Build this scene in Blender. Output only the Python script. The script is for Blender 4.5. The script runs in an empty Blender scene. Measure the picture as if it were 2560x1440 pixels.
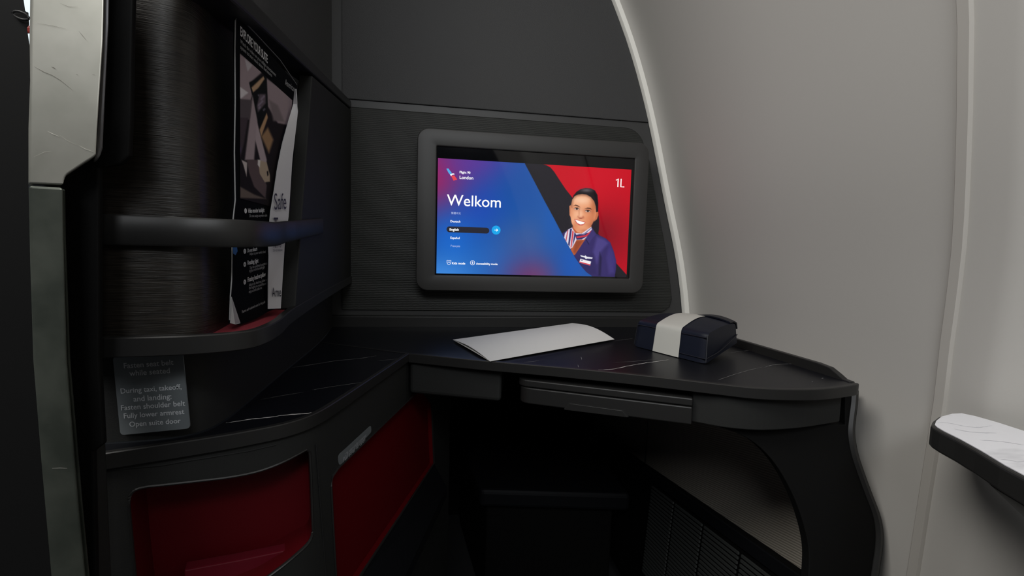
import bpy, bmesh, math, random
import numpy as np
from mathutils import Vector, Matrix
from mathutils.geometry import tessellate_polygon

C = bpy.context.scene.collection
S = bpy.context.scene

# ------------------------------------------------------------------ camera, world, light, exposure
FPX = 1100.0
PITCH, ROLL, YAW, EYE = math.radians(4.3), math.radians(1.55), math.radians(9.0), 0.92
_X = Vector((math.cos(YAW), -math.sin(YAW), 0)); _H = Vector((math.sin(YAW), math.cos(YAW), 0)); _Z = Vector((0, 0, 1))
FW = _H*math.cos(PITCH) - _Z*math.sin(PITCH)
_U = _H*math.sin(PITCH) + _Z*math.cos(PITCH)
RT = _X*math.cos(ROLL) + _U*math.sin(ROLL)
UP = _U*math.cos(ROLL) - _X*math.sin(ROLL)
EYEP = Vector((0, 0, EYE))
cd = bpy.data.cameras.new('camera'); cam = bpy.data.objects.new('camera', cd); C.objects.link(cam)
cd.sensor_width = 36.0; cd.lens = FPX/2560*36.0; cd.clip_start = 0.02; cd.clip_end = 50
m3 = Matrix((RT, UP, -FW)).transposed()
cam.matrix_world = Matrix.Translation(EYEP) @ m3.to_4x4()
S.camera = cam
S.view_settings.view_transform = 'Standard'; S.view_settings.look = 'None'
S.view_settings.gamma = 1.0; S.view_settings.use_curve_mapping = False
S.view_settings.exposure = 0.0

w = bpy.data.worlds.new('cabin_ambient'); S.world = w; w.use_nodes = True
w.node_tree.nodes['Background'].inputs[0].default_value = (0.75, 0.85, 1.0, 1)
w.node_tree.nodes['Background'].inputs[1].default_value = 0.03

def area(name, loc, target, sx, sy, power, col=(1, 1, 1), spread=180):
    l = bpy.data.lights.new(name, 'AREA'); l.shape = 'RECTANGLE'; l.size = sx; l.size_y = sy
    l.energy = power; l.color = col; l.spread = math.radians(spread)
    o = bpy.data.objects.new(name, l); C.objects.link(o)
    o.location = loc
    o.rotation_euler = (Vector(target)-Vector(loc)).to_track_quat('-Z', 'Y').to_euler()
    return o
# assumed cabin ceiling wash over the aisle, an added soft fill behind the camera for the deep areas, a smaller added fill inside the cabin, high behind the camera, not at a window
area('assumed_ceiling_light', (-0.75, -0.05, 1.95), (0.4, 0.65, 0.9), 0.7, 0.5, 15.5, (1.0, 0.975, 0.93))  # assumed lamp, position judged from how light and shade fall
area('added_fill_light', (-0.30, -1.25, 1.95), (0.0, 0.5, 0.85), 1.2, 0.5, 13, (0.96, 0.98, 1.0))
area('added_side_fill', (0.16, -0.60, 1.60), (-0.25, 0.4, 0.90), 0.30, 0.16, 2.6, (0.93, 0.97, 1.0))  # added fill for the left unit, kept out of the screen's reflection

# ------------------------------------------------------------------ measuring helpers (points on real planes)
def ray(x, y): return FW*FPX + RT*(x-1280.0) - UP*(y-720.0)
def PZ(x, y, z): d = ray(x, y); return EYEP + d*((z-EYE)/d.z)
def PY(x, y, Y): d = ray(x, y); return EYEP + d*(Y/d.y)
def PX(x, y, v): d = ray(x, y); return EYEP + d*(v/d.x)
def PD(x, y, dep): return EYEP + ray(x, y)*(dep/FPX)
def PP(x, y, p, n): d = ray(x, y); return EYEP + d*((Vector(p)-EYEP).dot(n)/d.dot(n))
def lerp(a, b, t): return a+(b-a)*t
def interp(v, xs, ys): return float(np.interp(v, xs, ys))

# ------------------------------------------------------------------ materials
def lin(c):
    c = c/255.0
    return c/12.92 if c <= 0.04045 else ((c+0.055)/1.055)**2.4
def L3(r, g, b): return (lin(r), lin(g), lin(b))

def mat(name, col, rough=0.5, metal=0.0, bump=None, coat=0.0, spec=0.5, emit=None, aniso=0):
    m = bpy.data.materials.new(name); m.use_nodes = True
    nt = m.node_tree; b = nt.nodes['Principled BSDF']
    b.inputs['Base Color'].default_value = (*col, 1); b.inputs['Roughness'].default_value = rough
    b.inputs['Metallic'].default_value = metal; b.inputs['Coat Weight'].default_value = coat
    b.inputs['Coat Roughness'].default_value = 0.08
    b.inputs['Specular IOR Level'].default_value = spec
    if emit:
        b.inputs['Emission Color'].default_value = (*emit[0], 1); b.inputs['Emission Strength'].default_value = emit[1]
    if bump:
        kind, scale, strength = bump[:3]
        tc = nt.nodes.new('ShaderNodeTexCoord'); mp = nt.nodes.new('ShaderNodeMapping')
        nt.links.new(tc.outputs['Object'], mp.inputs[0])
        if len(bump) > 3: mp.inputs['Scale'].default_value = bump[3]
        if len(bump) > 4: mp.inputs['Rotation'].default_value = bump[4]
        if kind == 'noise':
            t = nt.nodes.new('ShaderNodeTexNoise'); t.inputs['Scale'].default_value = scale; t.inputs['Detail'].default_value = 5; out = t.outputs[0]
        elif kind == 'voronoi':
            t = nt.nodes.new('ShaderNodeTexVoronoi'); t.inputs['Scale'].default_value = scale; out = t.outputs[0]
        else:
            t = nt.nodes.new('ShaderNodeTexWave'); t.inputs['Scale'].default_value = scale; t.bands_direction = kind
            t.inputs['Distortion'].default_value = bump[5] if len(bump) > 5 else 0.6
            t.inputs['Detail'].default_value = 2; t.inputs['Detail Scale'].default_value = 2; out = t.outputs[1]
        nt.links.new(mp.outputs[0], t.inputs['Vector'])
        bp = nt.nodes.new('ShaderNodeBump'); bp.inputs['Strength'].default_value = strength; bp.inputs['Distance'].default_value = 0.001
        nt.links.new(out, bp.inputs['Height']); nt.links.new(bp.outputs[0], b.inputs['Normal'])
    return m

def tint_noise(m, c1, c2, scale, vec=(1, 1, 1), lo=0.35, hi=0.65, detail=4):
    nt = m.node_tree; b = nt.nodes['Principled BSDF']
    tc = nt.nodes.new('ShaderNodeTexCoord'); mp = nt.nodes.new('ShaderNodeMapping'); mp.inputs['Scale'].default_value = vec
    n = nt.nodes.new('ShaderNodeTexNoise'); n.inputs['Scale'].default_value = scale; n.inputs['Detail'].default_value = detail
    r = nt.nodes.new('ShaderNodeValToRGB'); r.color_ramp.elements[0].position = lo; r.color_ramp.elements[1].position = hi
    r.color_ramp.elements[0].color = (*c1, 1); r.color_ramp.elements[1].color = (*c2, 1)
    nt.links.new(tc.outputs['Object'], mp.inputs[0]); nt.links.new(mp.outputs[0], n.inputs['Vector'])
    nt.links.new(n.outputs[0], r.inputs[0]); nt.links.new(r.outputs[0], b.inputs['Base Color'])
    return m

M = {}
M['shell'] = mat('black_satin_plastic', (0.019, 0.0195, 0.019), 0.65, spec=0.18, bump=('noise', 900, 0.15))
M['trim'] = mat('charcoal_edge_plastic', (0.015, 0.0147, 0.0145), 0.42, spec=0.4, bump=('noise', 1500, 0.02))
M['leather'] = mat('charcoal_upholstery', (0.042, 0.042, 0.043), 0.62, spec=0.35, bump=('voronoi', 700, 0.25))
M['leather_left'] = mat('charcoal_upholstery_side', (0.050, 0.050, 0.050), 0.42, spec=0.35, bump=('voronoi', 700, 0.2))
M['frame_band'] = mat('charcoal_frame_plastic', (0.046, 0.046, 0.046), 0.45, spec=0.35, bump=('noise', 1200, 0.08))
M['ribbed'] = mat('fine_ribbed_laminate', (0.024, 0.025, 0.023), 0.5, spec=0.3, bump=('Z', 88, 0.40, (1, 1, 1), (0, 0, 0), 2.2))
M['groove'] = mat('black_groove', (0.004, 0.004, 0.004), 0.8)
M['black'] = mat('matte_black', (0.003, 0.003, 0.003), 0.7, spec=0.15)
M['wood'] = tint_noise(mat('dark_brushed_wood', (0.02, 0.017, 0.014), 0.36, spec=0.35, bump=('noise', 30, 0.35, (1.5, 1.5, 55))),
                       (0.010, 0.0085, 0.007), (0.026, 0.022, 0.018), 30, (1.5, 1.5, 45))
M['monitor'] = mat('grey_monitor_plastic', (0.036, 0.035, 0.034), 0.45, spec=0.4, bump=('noise', 1500, 0.06))
M['glass'] = mat('black_screen_glass', (0.003, 0.003, 0.004), 0.04, spec=0.6)
M['marble'] = mat('black_marble_laminate', (0.0045, 0.005, 0.007), 0.36, spec=0.30, bump=('noise', 60, 0.03))
M['vein'] = mat('pale_marble_vein', (0.62, 0.60, 0.58), 0.4)
M['vein_dim'] = mat('dim_marble_vein', (0.26, 0.26, 0.26), 0.4)
M['red'] = mat('dark_red_lining', (0.085, 0.0012, 0.004), 0.5, spec=0.2, bump=('noise', 700, 0.1))
M['red_deep'] = mat('deep_red_panel', (0.095, 0.0012, 0.0035), 0.55, spec=0.15, bump=('noise', 700, 0.1))
M['red_ledge'] = mat('glossy_red_ledge', (0.115, 0.004, 0.012), 0.3)
M['red_felt'] = mat('red_felt', (0.24, 0.014, 0.025), 0.9, bump=('noise', 900, 0.4))
M['metal'] = tint_noise(mat('brushed_aluminium', (0.5, 0.49, 0.44), 0.38, metal=0.75, bump=('noise', 25, 0.03, (1, 1, 1))),
                        (0.45, 0.445, 0.39), (0.56, 0.55, 0.49), 35, (1, 1, 1), 0.3, 0.7)
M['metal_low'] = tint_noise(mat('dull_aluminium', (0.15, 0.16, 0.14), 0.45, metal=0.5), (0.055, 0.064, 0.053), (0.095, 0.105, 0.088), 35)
M['post_edge'] = mat('grey_lavender_edge', (0.20, 0.195, 0.205), 0.4, metal=0.4)
M['scratch'] = mat('scratch_bright', (0.75, 0.73, 0.66), 0.4, metal=0.5)
M['scratch_dark'] = mat('scratch_dark', (0.12, 0.11, 0.09), 0.6)
M['side'] = mat('grey_sidewall_laminate', (0.47, 0.455, 0.43), 0.68, spec=0.25, bump=('noise', 500, 0.05))
M['edge_strip'] = mat('cream_edge_trim', (0.86, 0.845, 0.79), 0.5)
M['side_trim'] = mat('grey_joint_trim', (0.45, 0.43, 0.40), 0.32)
M['fabric'] = mat('ribbed_wall_fabric', (0.46, 0.42, 0.36), 0.85, bump=('Z', 75, 0.55, (1, 1, 1), (0.25, 0, 0), 0.4))
M['white_marble'] = tint_noise(mat('white_marble_laminate', (0.8, 0.8, 0.82), 0.3), (0.50, 0.50, 0.53), (0.82, 0.82, 0.86), 9, (1.0, 3.2, 1), 0.30, 0.46, 6)
M['vein_grey'] = mat('grey_marble_vein', (0.66, 0.66, 0.70), 0.3)
M['console'] = mat('console_charcoal', (0.024, 0.024, 0.023), 0.4)
M['paper'] = mat('white_card_paper', (0.66, 0.66, 0.64), 0.6)
M['paper_grey'] = mat('pale_grey_paper', (0.50, 0.49, 0.50), 0.6)
M['band'] = mat('cream_paper_band', (0.47, 0.465, 0.43), 0.65, bump=('noise', 90, 0.12))
M['navy'] = mat('navy_faux_leather', (0.0045, 0.0065, 0.0150), 0.48, spec=0.3, bump=('noise', 60, 0.25))
M['navy_dark'] = mat('navy_piping', (0.002, 0.003, 0.008), 0.45)
M['ink'] = mat('black_ink', (0.01, 0.01, 0.012), 0.5)
M['print_grey'] = mat('pale_print', (0.32, 0.32, 0.32), 0.6)
M['print_dim'] = mat('dim_print', (0.12, 0.12, 0.12), 0.6)
M['print_white'] = mat('white_print', (0.62, 0.62, 0.62), 0.6)
M['print_blue'] = mat('blue_print', (0.02, 0.10, 0.30), 0.5)
M['brochure'] = mat('black_coated_paper', (0.003, 0.0035, 0.004), 0.75, spec=0.04)
M['sign'] = mat('slate_placard', (0.13, 0.145, 0.153), 0.55)
M['sign_text'] = mat('pale_placard_lettering', (0.58, 0.60, 0.62), 0.6)
M['sign_text_dim'] = mat('dim_placard_lettering', (0.34, 0.36, 0.38), 0.6)
M['glow_white'] = mat('display_white', (0, 0, 0), 0.3, emit=((1, 1, 1), 1.1))
M['glow_pale'] = mat('display_pale_blue', (0, 0, 0), 0.3, emit=(L3(185, 200, 240), 1.0))
M['glow_cyan'] = mat('display_cyan', (0, 0, 0), 0.3, emit=(L3(10, 165, 235), 1.0))
M['glow_dark'] = mat('display_dark', (0, 0, 0), 0.3, emit=(L3(28, 27, 40), 1.0))
M['glow_red'] = mat('display_red', (0, 0, 0), 0.3, emit=(L3(225, 30, 50), 1.0))
M['glow_blue'] = mat('display_light_blue', (0, 0, 0), 0.3, emit=(L3(50, 160, 225), 1.0))
M['floor'] = mat('dark_carpet', (0.012, 0.012, 0.013), 0.95, bump=('noise', 300, 0.6))
M['dark_vinyl'] = mat('dark_vinyl', (0.006, 0.0065, 0.008), 0.5, spec=0.2)
M['grille'] = mat('dark_green_grey_grille', (0.050, 0.054, 0.052), 0.5)
M['daylight'] = mat('bright_daylight_pane', (0, 0, 0), 0.3, emit=((0.82, 0.93, 1.0), 1.1))
M['cabin_red'] = mat('red_cabin_detail', (0.45, 0.06, 0.05), 0.4)
M['cabin_cream'] = mat('cream_cabin_wall', (0.65, 0.60, 0.48), 0.6)

def attr_mat(name, emissive):
    m = bpy.data.materials.new(name); m.use_nodes = True; nt = m.node_tree; b = nt.nodes['Principled BSDF']
    a = nt.nodes.new('ShaderNodeAttribute'); a.attribute_name = 'print'
    if emissive:
        b.inputs['Base Color'].default_value = (0.002, 0.002, 0.002, 1); b.inputs['Roughness'].default_value = 0.05
        nt.links.new(a.outputs['Color'], b.inputs['Emission Color']); b.inputs['Emission Strength'].default_value = 1.0
    else:
        b.inputs['Roughness'].default_value = 0.7; b.inputs['Specular IOR Level'].default_value = 0.05; nt.links.new(a.outputs['Color'], b.inputs['Base Color'])
    return m
M['side'].node_tree.nodes['Principled BSDF'].inputs['Roughness'].default_value = 0.8
M['display_image'] = attr_mat('display_image', True)
M['printed_photo'] = attr_mat('printed_photo', False)

# ------------------------------------------------------------------ object helpers
def thing(name, label, cat, loc=(0, 0, 0), group=None):
    o = bpy.data.objects.new(name, None); C.objects.link(o); o.location = loc; o.empty_display_size = 0.02
    o['label'] = label; o['category'] = cat
    if group: o['group'] = group
    return o
def root_loc(o):
    v = Vector((0, 0, 0))
    while o: v = v + o.location; o = o.parent
    return v
def link(name, me, mats, parent=None, smooth=False, label=None):
    if not isinstance(mats, (list, tuple)): mats = [mats]
    for m in mats: me.materials.append(m)
    if parent is not None:
        v = root_loc(parent)
        me.transform(Matrix.Translation(-v))
    o = bpy.data.objects.new(name, me); C.objects.link(o)
    if parent is not None: o.parent = parent
    if smooth:
        for p in me.polygons: p.use_smooth = True
        try: me.set_sharp_from_angle(angle=math.radians(40))
        except Exception: pass
    if label: o['label'] = label
    return o
def tag(o, label, cat, group=None):
    o['label'] = label; o['category'] = cat
    if group: o['group'] = group
    return o
def struct(o): o['kind'] = 'structure'; return o
def from_py(name, vs, fs, mi=None):
    me = bpy.data.meshes.new(name); me.from_pydata([tuple(v) for v in vs], [], fs); me.update()
    if mi:
        for p, k in zip(me.polygons, mi): p.material_index = k
    bm = bmesh.new(); bm.from_mesh(me); bmesh.ops.recalc_face_normals(bm, faces=bm.faces[:]); bm.to_mesh(me); bm.free()
    return me
def prism(name, pts, vec, bevel=0.0, segs=2, angle=0.5):
    """closed solid: polygon of 3D points extruded along vec, its edges softened"""
    bm = bmesh.new(); n = len(pts); vec = Vector(vec)
    a = [bm.verts.new(p) for p in pts]; b = [bm.verts.new(Vector(p)+vec) for p in pts]
    bm.faces.new(a); bm.faces.new(b[::-1])
    for i in range(n): bm.faces.new((a[i], a[(i+1) % n], b[(i+1) % n], b[i]))
    bmesh.ops.recalc_face_normals(bm, faces=bm.faces[:])
    if bevel > 0:
        es = [e for e in bm.edges if len(e.link_faces) == 2 and e.calc_face_angle(0) > angle]
        bmesh.ops.bevel(bm, geom=es, offset=bevel, segments=segs, profile=0.5, affect='EDGES', clamp_overlap=True)
    me = bpy.data.meshes.new(name); bm.to_mesh(me); bm.free(); return me
def flat(name, pts): return from_py(name, pts, [list(range(len(pts)))])
def box(name, lo, hi, bevel=0.0):
    x0, y0, z0 = lo; x1, y1, z1 = hi
    return prism(name, [(x0, y0, z0), (x1, y0, z0), (x1, y1, z0), (x0, y1, z0)], (0, 0, z1-z0), bevel)
def sweep(name, path, prof, closed=False, cap=True, zup=True):
    """prof: list of (out, up); path: 3D points; 'out' is right of travel, level"""
    n = len(path); vs = []; fs = []; k = len(prof)
    for i, p in enumerate(path):
        p = Vector(p)
        a = Vector(path[(i-1) % n]) if (closed or i > 0) else p
        b = Vector(path[(i+1) % n]) if (closed or i < n-1) else p
        d = (b-a); d.z = 0; d.normalize(); o = Vector((d.y, -d.x, 0))
        for (u, v) in prof: vs.append(p+o*u+Vector((0, 0, v)))
    m = n if closed else n-1
    for i in range(m):
        for j in range(k):
            fs.append((i*k+j, i*k+(j+1) % k, ((i+1) % n)*k+(j+1) % k, ((i+1) % n)*k+j))
    if cap and not closed: fs.append(list(range(k))); fs.append([(n-1)*k+j for j in range(k)][::-1])
    return from_py(name, vs, fs)
def tube(name, path, r, k=8, closed=False):
    n = len(path); vs = []; fs = []
    for i, p in enumerate(path):
        p = Vector(p); a = Vector(path[(i-1) % n]) if (closed or i > 0) else p; b = Vector(path[(i+1) % n]) if (closed or i < n-1) else p
        d = (b-a).normalized(); u = d.cross(Vector((0.13, 0.2, 0.97))).normalized(); v = d.cross(u)
        for j in range(k):
            t = 2*math.pi*j/k; vs.append(p+u*(r*math.cos(t))+v*(r*math.sin(t)))
    m = n if closed else n-1
    for i in range(m):
        for j in range(k): fs.append((i*k+j, i*k+(j+1) % k, ((i+1) % n)*k+(j+1) % k, ((i+1) % n)*k+j))
    if not closed: fs.append(list(range(k))); fs.append([(n-1)*k+j for j in range(k)][::-1])
    return from_py(name, vs, fs)
def join(name, *mes):
    bm = bmesh.new()
    for me in mes: bm.from_mesh(me)
    out = bpy.data.meshes.new(name); bm.to_mesh(out); bm.free(); return out
def rrect(x0, z0, x1, z1, r, n=6):
    pts = []
    for cx, cz, a0 in ((x1-r, z1-r, 0), (x0+r, z1-r, 90), (x0+r, z0+r, 180), (x1-r, z0+r, 270)):
        for i in range(n+1):
            a = math.radians(a0+90*i/n); pts.append((cx+r*math.cos(a), cz+r*math.sin(a)))
    return pts
def smooth_path(pts, n=8):
    """Catmull-Rom through points (2D or 3D)"""
    P = [Vector(p) for p in pts]; out = []
    for i in range(len(P)-1):
        p0 = P[max(i-1, 0)]; p1 = P[i]; p2 = P[i+1]; p3 = P[min(i+2, len(P)-1)]
        for j in range(n):
            t = j/n
            out.append(0.5*((2*p1)+(p2-p0)*t+(2*p0-5*p1+4*p2-p3)*t*t+(3*p1-p0-3*p2+p3)*t**3))
    out.append(P[-1]); return out
def ring_prism(name, outer, inner, Y0, Y1, bevel=0.0):
    """frame in the XZ plane between two outlines with the same number of points"""
    n = len(outer); vs = []; fs = []
    for Y in (Y0, Y1):
        for (x, z) in outer: vs.append((x, Y, z))
        for (x, z) in inner: vs.append((x, Y, z))
    for i in range(n):
        j = (i+1) % n
        fs += [(i, j, n+j, n+i), (2*n+i, 3*n+i, 3*n+j, 2*n+j), (i, 2*n+i, 2*n+j, j), (n+i, n+j, 3*n+j, 3*n+i)]
    me = from_py(name, vs, fs)
    if bevel:
        bm = bmesh.new(); bm.from_mesh(me)
        es = [e for e in bm.edges if e.calc_face_angle(0) > 0.8]
        bmesh.ops.bevel(bm, geom=es, offset=bevel, segments=3, profile=0.5, affect='EDGES'); bm.to_mesh(me); bm.free()
    return me
def boolean(me, cutters):
    """me minus each cutter, evaluated without operators"""
    a = bpy.data.objects.new('work', me); C.objects.link(a); tmp = []
    for c in cutters:
        b = bpy.data.objects.new('cut', c); C.objects.link(b); tmp.append(b)
        md = a.modifiers.new('d', 'BOOLEAN'); md.operation = 'DIFFERENCE'; md.object = b; md.solver = 'EXACT'
    dg = bpy.context.evaluated_depsgraph_get(); dg.update()
    out = bpy.data.meshes.new_from_object(a.evaluated_get(dg))
    for o in [a]+tmp: bpy.data.objects.remove(o)
    out.materials.clear(); return out

_font = {}
def text_mesh(s, bold=0.0):
    cu = bpy.data.curves.new('lettering', 'FONT'); cu.body = s; cu.size = 1.0; cu.resolution_u = 4; cu.offset = bold
    o = bpy.data.objects.new('lettering', cu); C.objects.link(o)
    dg = bpy.context.evaluated_depsgraph_get(); dg.update()
    me = bpy.data.meshes.new_from_object(o.evaluated_get(dg)); bpy.data.objects.remove(o)
    return me
def lettering(s, org, right, upv, width=None, height=None, bold=0.0, centre=False, xs=1.0):
    """mesh of s with its baseline start (or centre) at org; 'width' is the printed width, or 'height' the cap scale"""
    me = text_mesh(s, bold)
    xsn = [v.co.x for v in me.vertices]
    if not xsn: return me
    x0, x1 = min(xsn), max(xsn)
    k = width/(x1-x0) if width else height
    kx = k*(xs if not width else 1.0); ky = height if (width and height) else k
    right = Vector(right).normalized(); upv = Vector(upv).normalized(); org = Vector(org)
    for v in me.vertices:
        x = (v.co.x-x0)*kx
        if centre: x -= (x1-x0)*kx/2
        v.co = org+right*x+upv*(v.co.y*ky)
    return me

# ------------------------------------------------------------------ small painter: colours of a flat print or display
def sdf(px, py, poly):
    d = np.full(px.shape, 1e9); s = np.ones(px.shape); n = len(poly)
    for i in range(n):
        x1, y1 = poly[i]; x2, y2 = poly[i-1]
        ex, ey = x2-x1, y2-y1; wx, wy = px-x1, py-y1
        t = np.clip((wx*ex+wy*ey)/(ex*ex+ey*ey+1e-9), 0, 1)
        bx, by = wx-ex*t, wy-ey*t; d = np.minimum(d, bx*bx+by*by)
        c1 = py >= y1; c2 = py < y2; c3 = ex*wy > ey*wx
        flip = (c1 & c2 & c3) | (~c1 & ~c2 & ~c3); s = np.where(flip, -s, s)
    return s*np.sqrt(d)
def paint(img, px, py, poly, col, blur=0.6, alpha=1.0):
    a = np.clip(0.5-sdf(px, py, poly)/(2*blur), 0, 1)*alpha
    for k in range(3): img[..., k] = img[..., k]*(1-a)+col[k]*a
def blob(img, px, py, cx, cy, rx, ry, col, alpha=1.0, p=1.0):
    a = np.exp(-(((px-cx)/rx)**2+((py-cy)/ry)**2)**p)*alpha
    for k in range(3): img[..., k] = img[..., k]*(1-a)+col[k]*a
def picture_mesh(name, corner, du, dv, nu, nv, func):
    """flat grid; func(u, v) arrays -> sRGB image"""
    u, v = np.meshgrid(np.linspace(0, 1, nu), np.linspace(0, 1, nv))
    img = func(u, v)/255.0
    img = np.clip(img, 0, 1); img = np.where(img <= 0.04045, img/12.92, ((img+0.055)/1.055)**2.4)
    corner = np.array(corner); du = np.array(du); dv = np.array(dv)
    co = corner+u[..., None]*du+v[..., None]*dv
    me = bpy.data.meshes.new(name); nvt = nu*nv; nf = (nu-1)*(nv-1)
    me.vertices.add(nvt); me.vertices.foreach_set('co', co.reshape(-1))
    idx = np.arange(nvt).reshape(nv, nu)
    q = np.stack([idx[:-1, :-1], idx[1:, :-1], idx[1:, 1:], idx[:-1, 1:]], -1).reshape(-1)
    me.loops.add(nf*4); me.loops.foreach_set('vertex_index', q.astype(np.int32))
    me.polygons.add(nf); me.polygons.foreach_set('loop_start', np.arange(0, nf*4, 4, dtype=np.int32))
    me.update(calc_edges=True)
    at = me.color_attributes.new('print', 'FLOAT_COLOR', 'POINT')
    rgba = np.ones((nvt, 4)); rgba[:, :3] = img.reshape(-1, 3); at.data.foreach_set('color', rgba.reshape(-1))
    me.validate(); return me

# ================================================================== THE SETTING
YW = 0.93                      # the bulkhead with the monitor
ZT = 0.77                      # desk and counter surface
ARZ = [0.0, 0.25, 0.45, 0.60, 0.72, 0.8018, 0.9185, 1.0513, 1.2219, 1.3526, 1.462, 1.60, 1.80, 2.05]
ARX = [0.535, 0.540, 0.545, 0.5475, 0.5480, 0.5436, 0.5218, 0.4852, 0.4381, 0.3927, 0.3426, 0.270, 0.140, -0.06]
_zz = np.linspace(0, 2.05, 60)
_sm = [Vector((x, z, 0)) for x, z in zip(ARX, ARZ)]
_smp = smooth_path(_sm, 8)
def GX(z): return interp(z, [p.y for p in _smp], [p.x for p in _smp])

link('floor', box('floor', (-1.6, -1.6, -0.05), (1.2, 2.2, 0.0)), M['floor'])['kind'] = 'structure'

# bulkhead: frame, upholstered upper panel, ribbed lower panel with a rounded corner
def wall_poly(z0, z1, y, x0=-0.22, off=0.0, n=30):
    zs = np.linspace(z0, z1, n)
    return [(x0, y, z0)]+[(GX(z)+off, y, z) for z in zs]+[(x0, y, z1)]
bulk = struct(link('wall_front', prism('wall_front', wall_poly(0.68, 2.0, YW), (0, 0.03, 0)), M['frame_band']))
zs = np.linspace(1.216, 2.0, 24)
up = [(-0.2, YW-0.0005, 1.216)]+[(GX(z)-0.001, YW-0.0005, z) for z in zs]+[(-0.2, YW-0.0005, 2.0)]
link('upholstered_panel', prism('upholstered_panel', up, (0, -0.003, 0), 0.0015, 2), M['leather'], bulk)
# inset lower panel outline: seam on top, rounded corner, then parallel to the side wall
r_ = 0.045; zt = 1.2000
arc = []
for t in np.linspace(0, 1, 8):
    a = math.radians(90-72*t); arc.append((0.3860+r_*math.cos(a), zt-r_+r_*math.sin(a)))
side_in = [(GX(z)-0.020-0.006*(1.1-z)/0.3, z) for z in np.linspace(1.135, 0.83, 14)]
low = [(-0.2, zt)]+arc+side_in+[(GX(0.815)-0.032, 0.812), (GX(0.8)-0.05, 0.80), (-0.2, 0.80)]
link('ribbed_panel', prism('ribbed_panel', [(x, YW-0.0005, z) for x, z in low], (0, -0.0035, 0), 0.001, 2), M['ribbed'], bulk)
link('panel_seam', tube('panel_seam', [(x, YW-0.001, z) for x, z in low[:len(arc)+len(side_in)+2]], 0.0017, 6), M['groove'], bulk)

# right side wall: the fuselage lining, its edge curls towards the bulkhead
def side_grid(name, ys, offs, z0, z1, nz=60, flip=False):
    vs = []; fs = []
    zs = np.linspace(z0, z1, nz)
    for z in zs:
        for y, o in zip(ys, offs):
            yy = y(z) if callable(y) else y
            vs.append((GX(z)+o, yy, z))
    k = len(ys)
    for i in range(nz-1):
        for j in range(k-1): fs.append((i*k+j, i*k+j+1, (i+1)*k+j+1, (i+1)*k+j))
    return vs, fs
SEZ = [0.0, 0.40, 0.583, 0.674, 0.741, 0.815, 0.88, 0.948, 1.0, 1.062, 1.11, 1.165, 1.5, 2.05]
SEY = [0.440, 0.434, 0.4282, 0.4249, 0.4212, 0.4155, 0.4055, 0.3935, 0.3853, 0.3765, 0.3711, 0.3656, 0.345, 0.335]
_sy = smooth_path([Vector((y, z, 0)) for y, z in zip(SEY, SEZ)], 6)
def seam_y(z): return interp(z, [p.y for p in _sy], [p.x for p in _sy])
ys = [0.9205, 0.917, 0.912, 0.905, 0.895, 0.882, 0.865, 0.840, 0.78, lambda z: seam_y(z)]
of = [0.0125, 0.0152, 0.0180, 0.0205, 0.0222, 0.0231, 0.0234, 0.0235, 0.0235, 0.0235]
vs, fs = side_grid('wall_right', ys, of, 0.0, 2.05)
me = from_py('wall_right', vs, fs); wr = struct(link('wall_right', me, M['side'], smooth=True))
for p in me.polygons: p.use_smooth = True
ys2 = [lambda z: seam_y(z)-0.012]+[(lambda z, d=d: seam_y(z)-d) for d in (0.042, 0.046, 0.051, 0.057, 0.067, 0.085, 0.112, 0.165)]+[-0.3, -1.2]
of2 = [0.0235, 0.0235, 0.0238, 0.0246, 0.0266, 0.0310, 0.0395, 0.0500, 0.0560, 0.056, 0.056]
vs, fs = side_grid('window_panel', ys2, of2, 0.0, 2.05)
me = from_py('wall_right', vs, fs); o = struct(link('wall_right_window_panel', me, M['side'], smooth=True)); o.name = 'wall_right.001'
vs, fs = side_grid('trim', [lambda z: YW-0.002, 0.9215, 0.9185, 0.9185, 0.921], [-0.0015, -0.0005, 0.001, 0.0115, 0.0130], 0.6, 2.05)
struct(link('trim_1', from_py('trim_1', vs, fs), M['edge_strip'], smooth=True))
vs, fs = side_grid('trim2', [lambda z: seam_y(z)+0.0005, lambda z: seam_y(z), lambda z: seam_y(z)-0.0012, lambda z: seam_y(z)-0.0105, lambda z: seam_y(z)-0.0122, lambda z: seam_y(z)-0.0126],
                   [0.0240, 0.0208, 0.0198, 0.0202, 0.0232, 0.0250], 0.0, 2.05)
struct(link('trim_2', from_py('trim_2', vs, fs), M['side_trim'], smooth=True))

# upper left wall above the pocket unit (curved, upholstered)
ulp = smooth_path([(-0.215, 0.935, 0), (-0.208, 0.80, 0), (-0.200, 0.62, 0), (-0.196, 0.55, 0), (-0.205, 0.49, 0), (-0.235, 0.44, 0), (-0.30, 0.40, 0)], 8)
vs = []; fs = []; nz = 2
for p in ulp:
    for z in (1.03, 2.0): vs.append((p.x-0.004, p.y, z))
for i in range(len(ulp)-1): fs.append((2*i, 2*i+1, 2*i+3, 2*i+2))
struct(link('wall_left', from_py('wall_left', vs, fs), M['leather_left'], smooth=True))
link('ceiling', box('ceiling', (-1.6, -1.6, 2.25), (1.2, 2.2, 2.3)), M['cabin_cream'])['kind'] = 'structure'

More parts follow.
